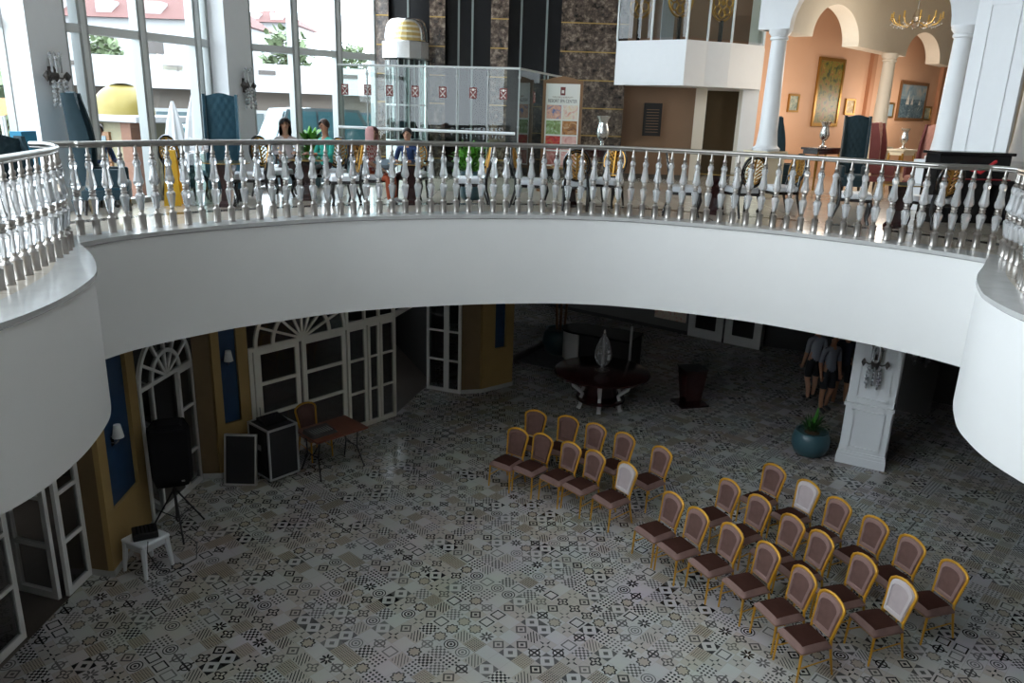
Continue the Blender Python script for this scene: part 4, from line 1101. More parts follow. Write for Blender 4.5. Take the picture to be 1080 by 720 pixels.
# lift cab
c0 = gp(429, DB - .35)
t = thing('glass_lift', 'round glass lift cabin with tiered gold and white crown', 'lift', c0)
n8 = 12
mb = MB(); mb.lathe([(.50, 0), (.50, .85), (.46, .86)], n8); mb.build('lower_panel', 'alu_light', parent=t)
mb = MB(); mb.lathe([(.48, .86), (.48, 2.62)], n8); mb.build('cabin_glass', 'fence_glass', parent=t)
mb = MB()
for k in range(n8):
    a = 2 * PI * (k + .5) / n8; mb.tube([(math.cos(a) * .485, math.sin(a) * .485, .85), (math.cos(a) * .485, math.sin(a) * .485, 2.62)], .016, 5)
mb.lathe([(.487, 1.62), (.487, 1.66)], n8); mb.build('mullions', 'alu', parent=t)
mb = MB(); lz = zat(429, 63, c0.y) - UZ; lh = zat(429, 44, c0.y) - UZ; mb.lathe([(.52, lz), (.55, lz + .02), (.55, lh - .02), (.52, lh), (.1, lh)], n8); mb.build('steel_band', 'silver', parent=t)
lt = zat(429, 20, c0.y) - UZ; st_ = (lt - lh) / 4.3
for k, r_ in enumerate((.44, .39, .34, .28)):
    z = lh + k * st_
    mb = MB(); mb.lathe([(r_, z), (r_, z + st_ * .55), (r_ - .02, z + st_ * .6), (.05, z + st_ * .6)], 20); mb.build('crown_tier', 'gold_pale', parent=t)
    mb = MB(); mb.lathe([(r_ - .02, z + st_ * .6), (r_ - .02, z + st_), (.05, z + st_)], 20); mb.build('crown_light', 'cream', parent=t)
mb = MB(); mb.lathe([(.25, lt - .3 * st_), (.2, lt - .1 * st_), (.05, lt)], 20); mb.build('crown_cap', 'cream', parent=t)
mb = MB(); P = []
for i in range(7):
    a = PI * .5 * i / 6; P.append([(math.cos(q) * (.50 - .2 * (i / 6) ** 2), math.sin(q) * (.50 - .2 * (i / 6) ** 2), lh + .02 + (lt - lh) * .97 * math.sin(a)) for q in [2 * PI * k / 16 for k in range(17)]])
mb.grid(P); mb.build('crown_dome', 'window_glass', parent=t, smooth=True)

# glass partition in front of the lift
pA = on_wall(357, 100, (-4.86, 14.72), (-2.95, 16.75)); pA = Vector((pA.x, pA.y)); qB = gp(547, 14.7); pB = Vector((qB.x, qB.y)); qC = gp(600, 18.7); pC_ = Vector((qC.x, qC.y))
ZG1 = 6.86; ZH = 5.68
t = thing('glass_partition', 'tall frameless glass screen with square emblems around the lift', 'partition', (pB.x, pB.y, UZ))
L0 = Vector((pB.x, pB.y, UZ))
def loc3(p, z): return Vector((p.x, p.y, z)) - L0
NP = 6
seg = [(pA.lerp(pB, k / NP), pA.lerp(pB, (k + 1) / NP)) for k in range(NP)] + [(pB.lerp(pC_, k / 2), pB.lerp(pC_, (k + 1) / 2)) for k in range(2)]
for a, b in seg:
    d = (b - a).normalized() * .01; mb = MB(); A, B = a + d, b - d
    mb.add([loc3(A, UZ + .02), loc3(B, UZ + .02), loc3(B, ZG1), loc3(A, ZG1)], [(0, 1, 2, 3)]); mb.build('glass_pane', 'fence_glass', parent=t)
mb = MB(); mb.tube([loc3(pA, ZG1), loc3(pB, ZG1), loc3(pC_, ZG1)], .022, 6); mb.build('top_rail', 'alu_light', parent=t)
mb = MB(); n_ = Vector((-.06, -.10)); mb.tube([loc3(pA.lerp(pB, .02) + n_, ZH), loc3(pB + n_, ZH)], .028, 8); mb.build('handrail', 'white_paint', parent=t, smooth=True)
for k, (a, b) in enumerate(seg):
    mb = MB(); mb.tube([loc3(b, UZ), loc3(b, ZG1)], .014, 6)
    for z in (UZ + 1.3, UZ + 2.2): mb.box(loc3(b, z), (.05, .05, .04))
    mb.build('clamp_post', 'alu', parent=t)
def emblem(P, d, nrm, z, s=.09):
    mb = MB(); P = Vector((P.x, P.y, z)) - L0; d3 = Vector((d.x, d.y, 0)); n3 = Vector((nrm.x, nrm.y, 0)); u3 = Vector((0, 0, 1))
    def quad(u0, v0, u1, v1, off, mi):
        mb.add([P + d3 * u0 + u3 * v0 + n3 * off, P + d3 * u1 + u3 * v0 + n3 * off, P + d3 * u1 + u3 * v1 + n3 * off, P + d3 * u0 + u3 * v1 + n3 * off], [(0, 1, 2, 3)], mi)
    quad(-s * .85, -s * 1.15, s * .85, s * 1.15, .006, 0)
    for su in (-1, 1):
        mb.add([P + d3 * (su * s * .6) + u3 * (-s * .85) + n3 * .009, P + d3 * (su * s * .42) + u3 * (-s * .95) + n3 * .009, P + d3 * (-su * s * .55) + u3 * (s * .45) + n3 * .009, P + d3 * (-su * s * .65) + u3 * (s * .3) + n3 * .009], [(0, 1, 2, 3)], 1)
    quad(-s * .25, s * .45, s * .25, s * .9, .009, 1); quad(-s * .6, s * .65, -s * .35, s * .8, .009, 1); quad(s * .35, s * .65, s * .6, s * .8, .009, 1)
    mb.build('emblem', ['red_brown', 'paper'], parent=t)
dAB = (pB - pA).normalized(); nAB = Vector((dAB.y, -dAB.x))
for px in (364, 388, 411, 438, 467, 499, 531):
    q = on_wall(px, 98, tuple(pA), tuple(pB)); emblem(q, dAB, nAB, 6.40, .088)
dBC = (pC_ - pB).normalized(); emblem(pB.lerp(pC_, .25), dBC, Vector((dBC.y, -dBC.x)), 6.37, .095)

# spa sign board
q = gp(593, 15.9); Z0 = zat(593, 176, q.y) - UZ; H_ = zat(593, 88, q.y) - UZ - Z0
t = thing('sign_board', 'wooden framed standing sign with a grid of spa photographs', 'sign', q, math.radians(-8))
W_ = .70
mb = MB()
for x in (-1, 1): mb.box((x * (W_ / 2 + .03), 0, (Z0 + H_ + .06) / 2), (.06, .05, Z0 + H_ + .06))
mb.box((0, 0, Z0 - .02), (W_, .05, .06)); mb.box((0, 0, Z0 + H_ + .02), (W_ + .12, .05, .05))
mb.add([(-.41, -.025, Z0 + H_ + .04), (.41, -.025, Z0 + H_ + .04), (.2, -.025, Z0 + H_ + .11), (0, -.025, Z0 + H_ + .14), (-.2, -.025, Z0 + H_ + .11), (-.41, .025, Z0 + H_ + .04), (.41, .025, Z0 + H_ + .04), (.2, .025, Z0 + H_ + .11), (0, .025, Z0 + H_ + .14), (-.2, .025, Z0 + H_ + .11)], [(0, 1, 2, 3, 4), (9, 8, 7, 6, 5), (1, 6, 7, 2), (2, 7, 8, 3), (3, 8, 9, 4), (4, 9, 5, 0), (0, 5, 6, 1)])
for x in (-1, 1): mb.box((x * .41, 0, .02), (.07, .5, .04))
mb.build('frame', 'wood_frame', parent=t)
mb = MB(); mb.box((0, 0, Z0 + H_ / 2), (W_, .02, H_)); pst = mb.build('poster', 'paper', parent=t)
def ptile(x0, x1, z0, z1, m): 
    mb = MB(); mb.add([(x0, -.013, z0), (x1, -.013, z0), (x1, -.013, z1), (x0, -.013, z1)], [(0, 1, 2, 3)]); return mb.build('photograph', m, parent=pst)
zt = Z0 + H_; ph = .27
for r_, (a, b) in enumerate((('photo_a', 'photo_b'), ('photo_c', 'photo_d'), ('photo_e', 'photo_f'), ('photo_g', 'photo_f'))):
    z1_ = zt - H_ * .255 - r_ * H_ * .185; ptile(-.32, -.015, z1_ - H_ * .165, z1_, a); ptile(.015, .32, z1_ - H_ * .165, z1_, b)
mb = MB(); mb.add([(-.05, -.013, zt - .23), (.05, -.013, zt - .23), (.05, -.013, zt - .07), (-.05, -.013, zt - .07)], [(0, 1, 2, 3)], 0); mb.add([(-.025, -.0145, zt - .19), (.025, -.0145, zt - .19), (.025, -.0145, zt - .13), (-.025, -.0145, zt - .13)], [(0, 1, 2, 3)], 1); mb.build('emblem', ['red_brown', 'paper'], parent=pst)
def text(s, size, loc, parent, m, name='lettering', rot=(PI / 2, 0, 0), sx_=1.):
    cu = bpy.data.curves.new(name, 'FONT'); cu.body = s; cu.size = size; cu.align_x = 'CENTER'; cu.extrude = .001; cu.resolution_u = 3
    o = bpy.data.objects.new(name, cu); COL.objects.link(o); dg = bpy.context.evaluated_depsgraph_get()
    me = bpy.data.meshes.new_from_object(o.evaluated_get(dg)); bpy.data.objects.remove(o)
    me.materials.clear(); me.materials.append(M[m]); o = bpy.data.objects.new(name, me); COL.objects.link(o); o.location = loc; o.rotation_euler = rot; o.scale = (sx_, 1, 1); o.parent = parent; return o
text('RESORT SPA CENTER', .095, (0, -.014, zt - H_ * .225), pst, 'ink', sx_=.66)
text('WELLNESS & BEAUTY', .045, (0, -.014, zt - H_ * .17), pst, 'brown_wall')

# ================================================================== right side: balcony, brown wall, arcade
Dp = {646: 19.0, 717.5: 18.0, 739: 18.3, 763.5: 18.5, 797.5: 19.05}
pts_b = [(gp(px, D).x, gp(px, D).y) for px, D in Dp.items()]
zb0 = zat(717, 90, pts_b[1][1]); zb1 = zat(718.5, 41.2, pts_b[1][1])
mb = MB(); back = [(gp(800, 21.5).x, gp(800, 21.5).y), (gp(640, 21.5).x, gp(640, 21.5).y)]
mb.prism(pts_b + back, zb0, zb1); struct(mb, 'wall_balcony', 'white_paint')
t = thing('balcony_glass', 'glass balustrade on the small white upper balcony', 'railing', (pts_b[1][0], pts_b[1][1], zb1))
L0 = Vector((pts_b[1][0], pts_b[1][1], zb1))
for i in range(4):
    a, b = Vector(pts_b[i]), Vector(pts_b[i + 1]); inn = Vector((.0, .08)); a2, b2 = a + inn, b + inn
    m_ = 2 if i in (0,) else 1
    for k in range(m_):
        A, B = a2.lerp(b2, k / m_ + .01), a2.lerp(b2, (k + 1) / m_ - .01); mb = MB()
        mb.add([loc3(A, zb1 + .06), loc3(B, zb1 + .06), loc3(B, zb1 + 1.1), loc3(A, zb1 + 1.1)], [(0, 1, 2, 3)]); mb.build('glass_pane', 'fence_glass', parent=t)
    for k in range(m_):
        A = a2.lerp(b2, (k + .02) / m_); mb = MB(); mb.tube([loc3(A, zb1), loc3(A, zb1 + 1.12)], .03, 8); mb.build('post', 'alu_light', parent=t)
A = Vector(pts_b[4]) + Vector((0, .08)); mb = MB(); mb.tube([loc3(A, zb1), loc3(A, zb1 + 1.12)], .03, 8); mb.build('post', 'alu_light', parent=t)
mb = MB(); mb.tube([loc3(Vector(p) + Vector((0, .08)), zb1 + 1.12) for p in pts_b], .03, 8); mb.build('handrail', 'alu', parent=t)
# things on the balcony: gold medallion screens
def medallion(loc, rz_, label, R_=.38):
    t = thing('gold_medallion', label, 'ornament', loc, rz_, 'gold openwork medallions')
    mb = MB(); K = 28
    mb.tube([(math.cos(2 * PI * k / K) * R_ * .72, 0, R_ + math.sin(2 * PI * k / K) * R_) for k in range(K)], .03, 6, closed=True)
    mb.build('ring', 'gold', parent=t)
    mb = MB()
    for j in range(8):
        a = 2 * PI * j / 8; c1 = Vector((math.cos(a) * R_ * .42, 0, R_ + math.sin(a) * R_ * .6))
        mb.tube([c1 + Vector((math.cos(2 * PI * k / 10) * R_ * .2, 0, math.sin(2 * PI * k / 10) * R_ * .24)) for k in range(10)], .022, 5, closed=True)
    mb.ball((0, 0, R_), R_ * .16, 8, 0, (1, .4, 1)); mb.build('scrollwork', 'gold', parent=t)
    mb = MB(); mb.box((0, 0, -.3), (.08, .08, .62)); mb.box((0, 0, -.6), (.4, .3, .04)); mb.build('stand', 'black_lacquer', parent=t)
q = gp(667, 19.8); medallion((q.x, q.y, zb1 + .62), .1, 'gold openwork medallion behind the balcony glass, nearest the marble wall', .46)
q = gp(708, 19.4); medallion((q.x, q.y, zb1 + .62), .2, 'gold openwork medallion behind the middle pane of the balcony glass', .42)
q = gp(751, 19.9); medallion((q.x, q.y, zb1 + .62), .2, 'gold openwork medallion behind the balcony glass, nearest the arcade', .42)
mb = MB(); A = [bp(640, 22), bp(800, 22)]; wallbox(mb, A[0], A[1], zb1 - .2, ZC, .1); struct(mb, 'wall_balcony_back', 'brown_wall')
mb = MB(); wallbox(mb, bp(690, 21.4), bp(703, 21.4), zb1, ZC, .05); struct(mb, 'window_5', 'ext_white')
# brown wall under the balcony with a dark doorway
DW = 19.6
mb = MB(); block(mb, 655, 733, DW, DW + .2, UZ, zb0); struct(mb, 'wall_under_balcony', 'brown_wall')
mb = MB(); block(mb, 732, 744, DW - .15, DW + .3, UZ, zb0); block(mb, 777, 782, DW - .1, DW + .3, UZ, zb0); struct(mb, 'door_6', 'cream_arch')
mb = MB(); block(mb, 744, 778, DW + 1.6, DW + 1.8, UZ, zb0); struct(mb, 'wall_dark_corridor', 'dark_room')
mb = MB(); block(mb, 781, 798, DW - .4, DW + .3, UZ, ZC); struct(mb, 'wall_white_jamb', 'white_paint')
mb = MB(); block(mb, 655, 733, DW - .03, DW, UZ, UZ + .12); struct(mb, 'baseboard_under_balcony', 'stone_strip')
a, b = at(677, 143, DW - .02), at(697, 109, DW - .02)
t = thing('wall_plaque', 'dark brown notice plaque on the brown wall under the balcony', 'plaque', ((a.x + b.x) / 2, a.y, a.z), math.atan2(gp(697, DW).y - gp(677, DW).y, gp(697, DW).x - gp(677, DW).x))
w_, h_ = abs(b.x - a.x), b.z - a.z
mb = MB(); mb.box((0, -.01, h_ / 2), (w_, .03, h_)); mb.build('board', 'black', parent=t)
mb = MB()
for k in range(9): mb.box((0, -.028, h_ * (.12 + .085 * k)), (w_ * .7, .004, .012))
mb.build('engraved_lines', 'brown_wall', parent=t)

# orange room behind the arcade
A2, B2, C2 = gp(812, 16.2), gp(928, 21.0), gp(1000, 14.6)
A_, B_, C_ = (A2.x, A2.y), (B2.x, B2.y), (C2.x, C2.y)
ZS = (zat(812, 31, A2.y) + zat(1003, 26, C2.y)) / 2
dAB2 = (Vector(B_) - Vector(A_)).normalized(); nAB2 = Vector((-dAB2.y, dAB2.x))
W0, W1 = gp(798, 20.1), gp(1000, 27.0); W0, W1 = Vector((W0.x, W0.y)), Vector((W1.x, W1.y)); W1 = W0 + (W1 - W0) * 1.5
dW = (W1 - W0).normalized()
# start the wall where the white jamb hides its end
mb = MB(); wallbox(mb, tuple(W0), tuple(W1), UZ, ZC, .15)
struct(mb, 'wall_orange', 'orange_wall')
def wall_s(px, py=100): 
    q = on_wall(px, py, tuple(W0), tuple(W1)); return q
mb = MB()
for px in (914, 989):
    q = wall_s(px); p = Vector((q.x, q.y)); wallbox(mb, p - dW * .12, p + dW * .12, UZ, ZC, -.12)
struct(mb, 'trim_5', 'orange_edge')
def arch_wall(name, P, Q, openings, z_s, ztop, t_, mats, rise=1.):
    """wall above springing height between P and Q with arched openings given as (s0,s1,rise)"""
    P, Q = Vector(P), Vector(Q); L = (Q - P).length; d = (Q - P).normalized(); nn = Vector((-d.y, d.x)) * t_
    S = sorted(set([0, L] + [v for o_ in openings for v in o_[:2]] + [o_[0] + (o_[1] - o_[0]) * (1 - math.cos(PI * k / 24)) / 2 for o_ in openings for k in range(25)]))
    def zbot(s):
        for s0, s1, rs in openings:
            if s0 <= s <= s1: u = (s - (s0 + s1) / 2) / ((s1 - s0) / 2); return z_s + rs * math.sqrt(max(0, 1 - u * u))
        return z_s
    mb = MB(); vs = []
    for s in S:
        p = P + d * s; q = p + nn; zb = zbot(s); vs += [(p.x, p.y, zb), (p.x, p.y, ztop), (q.x, q.y, ztop), (q.x, q.y, zb)]
    fs = []
    for k in range(len(S) - 1):
        for j in range(4): fs.append((4 * k + j, 4 * k + 4 + j, 4 * k + 4 + (j + 1) % 4, 4 * k + (j + 1) % 4))
    mb.add(vs, fs); e = len(S) - 1; mb.add(vs[:4], [(0, 1, 2, 3)]); mb.add(vs[4 * e:], [(3, 2, 1, 0)])
    return struct(mb, name, mats)
LAC = (Vector(C_) - Vector(A_)).length; dAC = (Vector(C_) - Vector(A_)).normalized()
arch_wall('wall_arcade_front', Vector(A_) - dAC * .45, Vector(C_) + dAC * 3.2, [(.62, LAC + .20, 1.3), (LAC + 2.0, LAC + 3.6, 1.3)], ZS, ZC, .35, 'white_paint')
LAB = (Vector(B_) - Vector(A_)).length
def s_on(px, py, P, Q):
    q = on_wall(px, py, tuple(P), tuple(Q)); return (Vector((q.x, q.y)) - Vector(P)).dot((Vector(Q) - Vector(P)).normalized())
EXT = Vector(A_) + dAB2 * (LAB + 6)
o1 = (s_on(857, 38, A_, B_), s_on(905, 50, A_, B_)); o2 = (s_on(955, 60, A_, B_), s_on(990, 70, A_, B_))
arch_wall('wall_arcade_inner', A_, tuple(EXT), [(o1[0], o1[1], .78), (o2[0], o2[1], .75)], ZS, ZC, .4, 'cream_arch')
def column(name, loc, r_, m='white_paint', ped=.95, pm='cream', top=ZS):
    t = sdoor(name); t.location = (loc[0], loc[1], UZ); h = top - UZ
    mb = MB(); mb.box((0, 0, ped / 2), (r_ * 3.0, r_ * 3.0, ped), .6); mb.box((0, 0, ped - .03), (r_ * 3.4, r_ * 3.4, .06), .6); mb.box((0, 0, .06), (r_ * 3.4, r_ * 3.4, .12), .6); mb.build('pedestal', pm, parent=t)
    mb = MB(); mb.lathe([(r_ * 1.45, ped), (r_ * 1.5, ped + .05), (r_ * 1.2, ped + .10), (r_ * 1.15, ped + .14), (r_, ped + .4), (r_ * .8, h - .22), (r_ * .95, h - .2), (r_ * .95, h - .16), (r_ * .85, h - .14), (r_ * 1.15, h - .07), (r_ * 1.15, h)], 24); mb.build('shaft', m, parent=t, smooth=True)
    return t
mb = MB(); e1 = Vector(C_) + dAC * 3.2; mb.prism([A_, tuple(e1), (17, 17), tuple(W1), tuple(W0)], 9.7, 9.8); struct(mb, 'ceiling_arcade', 'cream')
column('column', A_, .19); column('column', B_, .19, 'cream_arch'); column('column', C_, .20, 'white_paint', .95, 'white_paint')
# panelled white pilaster, far-right gold-edged arch and second column
pP, pQ = gp(1009, 14.2), gp(1067, 13.5)
P_, Q_ = Vector((pP.x, pP.y)), Vector((pQ.x, pQ.y)); dd = (Q_ - P_).normalized(); nn = Vector((dd.y, -dd.x))
mb = MB(); wallbox(mb, P_, Q_, UZ, ZC, .1); 
cc = (P_ + Q_) / 2; ww = (Q_ - P_).length
panel_frame(mb, cc, dd, nn, ww * .55, UZ + .4, 8.15, .03, .02); panel_frame(mb, cc, dd, nn, ww * .55, 8.45, 9.4, .03, .02)
mb.prism([tuple(P_ + nn * .02), tuple(Q_ + nn * .02), tuple(Q_), tuple(P_)], 8.27, 8.33)
struct(mb, 'wall_pilaster', 'white_paint')
q1, q2 = gp(1066, 14.9), gp(1074, 15.4)
mb = MB(); wallbox(mb, (q1.x, q1.y), (q2.x, q2.y), UZ, ZS, .3); struct(mb, 'trim_6', 'cream')
q = gp(1084, 14.2); column('column', (q.x, q.y), .19, 'white_paint', .95, 'white_paint')

# pictures on the orange wall
def painting(px0, py0, px1, py1, m, label, frame='wood_frame', bw=.06, group=None, strip=None):
    a, b = wall_s(px0, py1), wall_s(px1, py1); z0 = min(a.z, b.z); a1, b1 = wall_s(px0, py0), wall_s(px1, py0); z1 = (a1.z + b1.z) / 2
    c = (a + b) / 2; w_ = (Vector((b.x, b.y)) - Vector((a.x, a.y))).length; h_ = z1 - z0; rz_ = math.atan2(dW.y, dW.x)
    nn_ = Vector((dW.y, -dW.x)) * .03
    t = thing('framed_painting', label, 'painting', (c.x + nn_.x, c.y + nn_.y, z0), rz_, group)
    mb = MB()
    for x in (-1, 1): mb.box((x * (w_ / 2 - bw / 2), 0, h_ / 2), (bw, .05, h_))
    for z in (bw / 2, h_ - bw / 2): mb.box((0, 0, z), (w_ - bw * 2, .05, bw))
    mb.build('frame', frame, parent=t)
    mb = MB(); mb.box((0, .01, h_ / 2), (w_ - bw * 2, .02, h_ - bw * 2)); cv = mb.build('canvas', m, parent=t)
    return t, w_, h_
painting(854, 60, 881, 133, 'pic_forest', 'tall gold framed woodland painting on the orange wall', 'gold', .09)
painting(829, 99, 840, 118, 'pic_small', 'small gold framed picture between the white column and the tall woodland painting', 'gold', .05, 'small framed pictures')
painting(889, 104, 899, 121, 'pic_small2', 'small amber toned picture to the right of the tall woodland painting', 'gold', .05, 'small framed pictures')
t, w_, h_ = painting(943, 86, 972, 127, 'pic_sea', 'wooden framed seascape with white sails on the orange wall', 'wood_frame', .09)
mb = MB(); mb.box((0, -.004, h_ * .74), (w_ - .18, .01, h_ * .36)); mb.build('painted_sky', 'pic_sky', parent=t)
mb = MB(); y_ = -.012
for cx_, s_ in ((-.18, 1.), (-.02, .7), (.25, .5)):
    mb.add([(cx_ * w_, y_, h_ * .42), (cx_ * w_ + .1 * s_, y_, h_ * .42), (cx_ * w_ + .02, y_, h_ * (.42 + .36 * s_))], [(0, 1, 2)]); mb.add([(cx_ * w_ - .12 * s_, y_, h_ * .42), (cx_ * w_ - .01, y_, h_ * .42), (cx_ * w_ - .01, y_, h_ * (.42 + .26 * s_))], [(0, 1, 2)])
mb.build('painted_sails', 'paper', parent=t)
painting(931, 108, 940, 124, 'pic_sky', 'small pale blue picture to the left of the seascape', 'gold', .05, 'small framed pictures')
painting(971, 112, 979, 127, 'pic_small', 'small grey green picture to the right of the seascape', 'gold', .05, 'small framed pictures')

# chandelier inside the arcade
q = at(966, 24, 18.5)
t = thing('chandelier', 'ornate crystal chandelier hanging inside the arcade arch', 'chandelier', q)
mb = MB(); mb.tube([(0, 0, .1), (0, 0, ZC - q.z)], .012, 6); mb.build('chain', 'nickel', parent=t)
mb = MB(); mb.lathe([(.02, -.12), (.08, -.08), (.14, -.02), (.06, .03), (.1, .12), (.03, .3)], 12); mb.build('hub', 'nickel', parent=t, smooth=True)
for k in range(10):
    a = 2 * PI * k / 10; c_, s_ = math.cos(a), math.sin(a)
    mb = MB(); mb.tube([(c_ * .1, s_ * .1, 0), (c_ * .28, s_ * .28, -.08), (c_ * .48, s_ * .48, -.02), (c_ * .56, s_ * .56, .1)], .014, 6); mb.lathe([(.05, .08), (.02, .1), (.02, .22)], 8, (c_ * .56, s_ * .56, 0)); mb.build('arm', 'gold_pale', parent=t)
    mb = MB()
    for j in range(5): mb.lathe([(.003, -.026), (.02, 0), (.003, .026)], 6, (c_ * (.56 - .08 * j), s_ * (.56 - .08 * j), .02 - .07 * math.sin(PI * j / 4) - .05))
    mb.tube([(c_ * (.56 - .08 * j), s_ * (.56 - .08 * j), .02 - .07 * math.sin(PI * j / 4) - .05) for j in range(5)], .004, 4)
    mb.build('crystal_strand', 'crystal', parent=t)

# ================================================================== wing chairs, tables, urns, Victorian chairs
def wing_chair(label, loc, rz_, m, md, h=1.72, group='tall wing-back armchairs'):
    t = thing('wing_chair', label, 'armchair', loc, rz_, group)
    W = .245; NX, NZ = 22, 34; rows_ = []
    for i in range(NX + 1):
        u = -1 + 2 * i / NX; row = []
        for j in range(NZ + 1):
            v = j / NZ; z = .42 + v * (h - .42)
            tuft = .018 * (abs(math.sin(PI * (u * 2 + v * 6))) * abs(math.sin(PI * (u * 2 - v * 6)))) ** .6
            top = -.05 * (1 - math.cos(u * PI)) * max(0, v - .85) * 3
            row.append((u * W * (1 - .04 * v), .22 + v * .08 - .03 - tuft + .02 * u * u, z + top))
        rows_.append(row)
    mb = MB(); mb.grid(rows_); back_ = [[(x, y + .10, z) for x, y, z in r_] for r_ in rows_]
    mb.grid(back_[::-1]); ed = [r_[-1] for r_ in rows_]; eb = [r_[-1] for r_ in back_]; mb.grid([[a, b] for a, b in zip(ed, eb)])
    mb.build('tufted_back', m, parent=t, smooth=True)
    for s in (-1, 1):
        mb = MB(); P = []
        for j in range(14):
            v = j / 13; z = .42 + v * (h - .44); dep = .11 + .08 * math.sin(PI * min(1, v * 1.05)) if v > .25 else .25 - .4 * v
            P.append([(s * (W + .005), .32 + v * .08, z), (s * (W + .045), .30 + v * .08 - dep * .5, z), (s * (W + .03), .26 + v * .08 - dep, z), (s * (W - .01), .26 + v * .08 - dep * .9, z), (s * (W - .02), .30 + v * .08, z), (s * (W + .005), .32 + v * .08, z)])
        mb.grid(P); mb.build('wing', md, parent=t, smooth=True)
        mb = MB(); mb.rbox((s * (W + .0), -.02, .52), (.08, .52, .26), .03); mb.build('armrest', md, parent=t, smooth=True)
        for y in (-.24, .26):
            mb = MB(); mb.tube([(s * .22, y, .22), (s * .235, y * 1.05, 0)], [.035, .02], 8); mb.build('leg', 'black_lacquer', parent=t)
    mb = MB(); mb.rbox((0, -.03, .40), (.46, .56, .14), .04); mb.build('seat_cushion', m, parent=t, smooth=True)
    mb = MB(); mb.rbox((0, 0, .28), (.52, .60, .14), .02); mb.build('seat_base', md, parent=t, smooth=True)
    return t
D_ = 13.4; wing_chair('teal tufted wing armchair beside the white column with the crystal wall light', gp(231, 12.7), math.radians(18), 'teal_velvet', 'teal_velvet', 1.74)
wing_chair('teal wing armchair seen side-on behind the left end of the balustrade', gp(101, 10.8), math.radians(110), 'teal_velvet', 'teal_dark', 1.68)
wing_chair('dark teal wing armchair seen side-on next to the arcade column', gp(838, 17.0), math.radians(72), 'teal_dark', 'teal_dark', 1.66)
wing_chair('dark teal tufted wing armchair right of the tall woodland painting', gp(908, 17.0), math.radians(-12), 'teal_dark', 'teal_dark', 1.74)
wing_chair('pink wing armchair beside the inner cream column', gp(942, 18.3), math.radians(50), 'pink_velvet', 'pink_dark', 1.60)
wing_chair('pink wing armchair half hidden by the white column at the seascape', gp(982, 17.2), math.radians(-60), 'pink_velvet', 'pink_dark', 1.60)
wing_chair('dark teal armchair at the left picture edge behind the near railing', gp(4, 8.5), math.radians(60), 'teal_dark', 'teal_dark', 1.18)
mb = MB(); q = gp(18, 9.2); mb.box((q.x, q.y, UZ + .6), (.14, .3, 1.2)); tag(mb.build('bollard_sign', 'cyan'), 'cyan upright panel behind the dark teal armchair at the left picture edge', 'panel')

def console(label, loc, rz_, w=.9, h=.8, m='maroon_wood'):
    t = thing('console_table', label, 'table', loc, rz_)
    mb = MB(); mb.rbox((0, 0, h - .025), (w, .45, .05), .01); mb.build('tabletop', m, parent=t)
    mb = MB(); mb.box((0, 0, h - .1), (w * .9, .38, .1)); mb.build('apron', m, parent=t)
    for x in (-1, 1):
        for y in (-1, 1):
            mb = MB(); mb.tube([(x * w * .42, y * .17, h - .1), (x * w * .44, y * .19, h * .6), (x * w * .38, y * .15, .15), (x * w * .42, y * .18, 0)], [.03, .035, .02, .028], 8); mb.build('leg', 'gold', parent=t, smooth=True)
def urn(label, loc, s=1.):
    t = thing('silver_urn', label, 'vase', loc); t.scale = (s,) * 3
    mb = MB(); mb.lathe([(.085, 0), (.09, .02), (.04, .04), (.025, .09), (.035, .11), (.025, .13)], 16); mb.build('base', 'silver', parent=t, smooth=True)
    mb = MB(); mb.lathe([(.03, .13), (.08, .18), (.105, .25), (.09, .33), (.07, .40), (.075, .44), (.105, .49), (.115, .51), (.10, .51), (.06, .42)], 14); mb.build('bowl', 'silver', parent=t, smooth=True)
    return t
q = gp(872, 18.2); console('dark console table with gold legs under the tall woodland painting', q, math.radians(38), 1.1, .98); urn('silver urn on the dark console under the tall woodland painting', (q.x, q.y, UZ + .98), 1.15)
q = gp(957, 19.6); console('cream and gold console table under the seascape', q, math.radians(38), .7, .95, 'cream')
urn('round silver urn on the cream console under the seascape', (q.x, q.y, UZ + .95), 1.0)
q = gp(637, 16.2); console('dark console table behind the chairs at the marble wall', q, 0, .9, .86); urn('tall silver goblet vase beside the spa sign', (q.x, q.y, UZ + .86), 1.35)

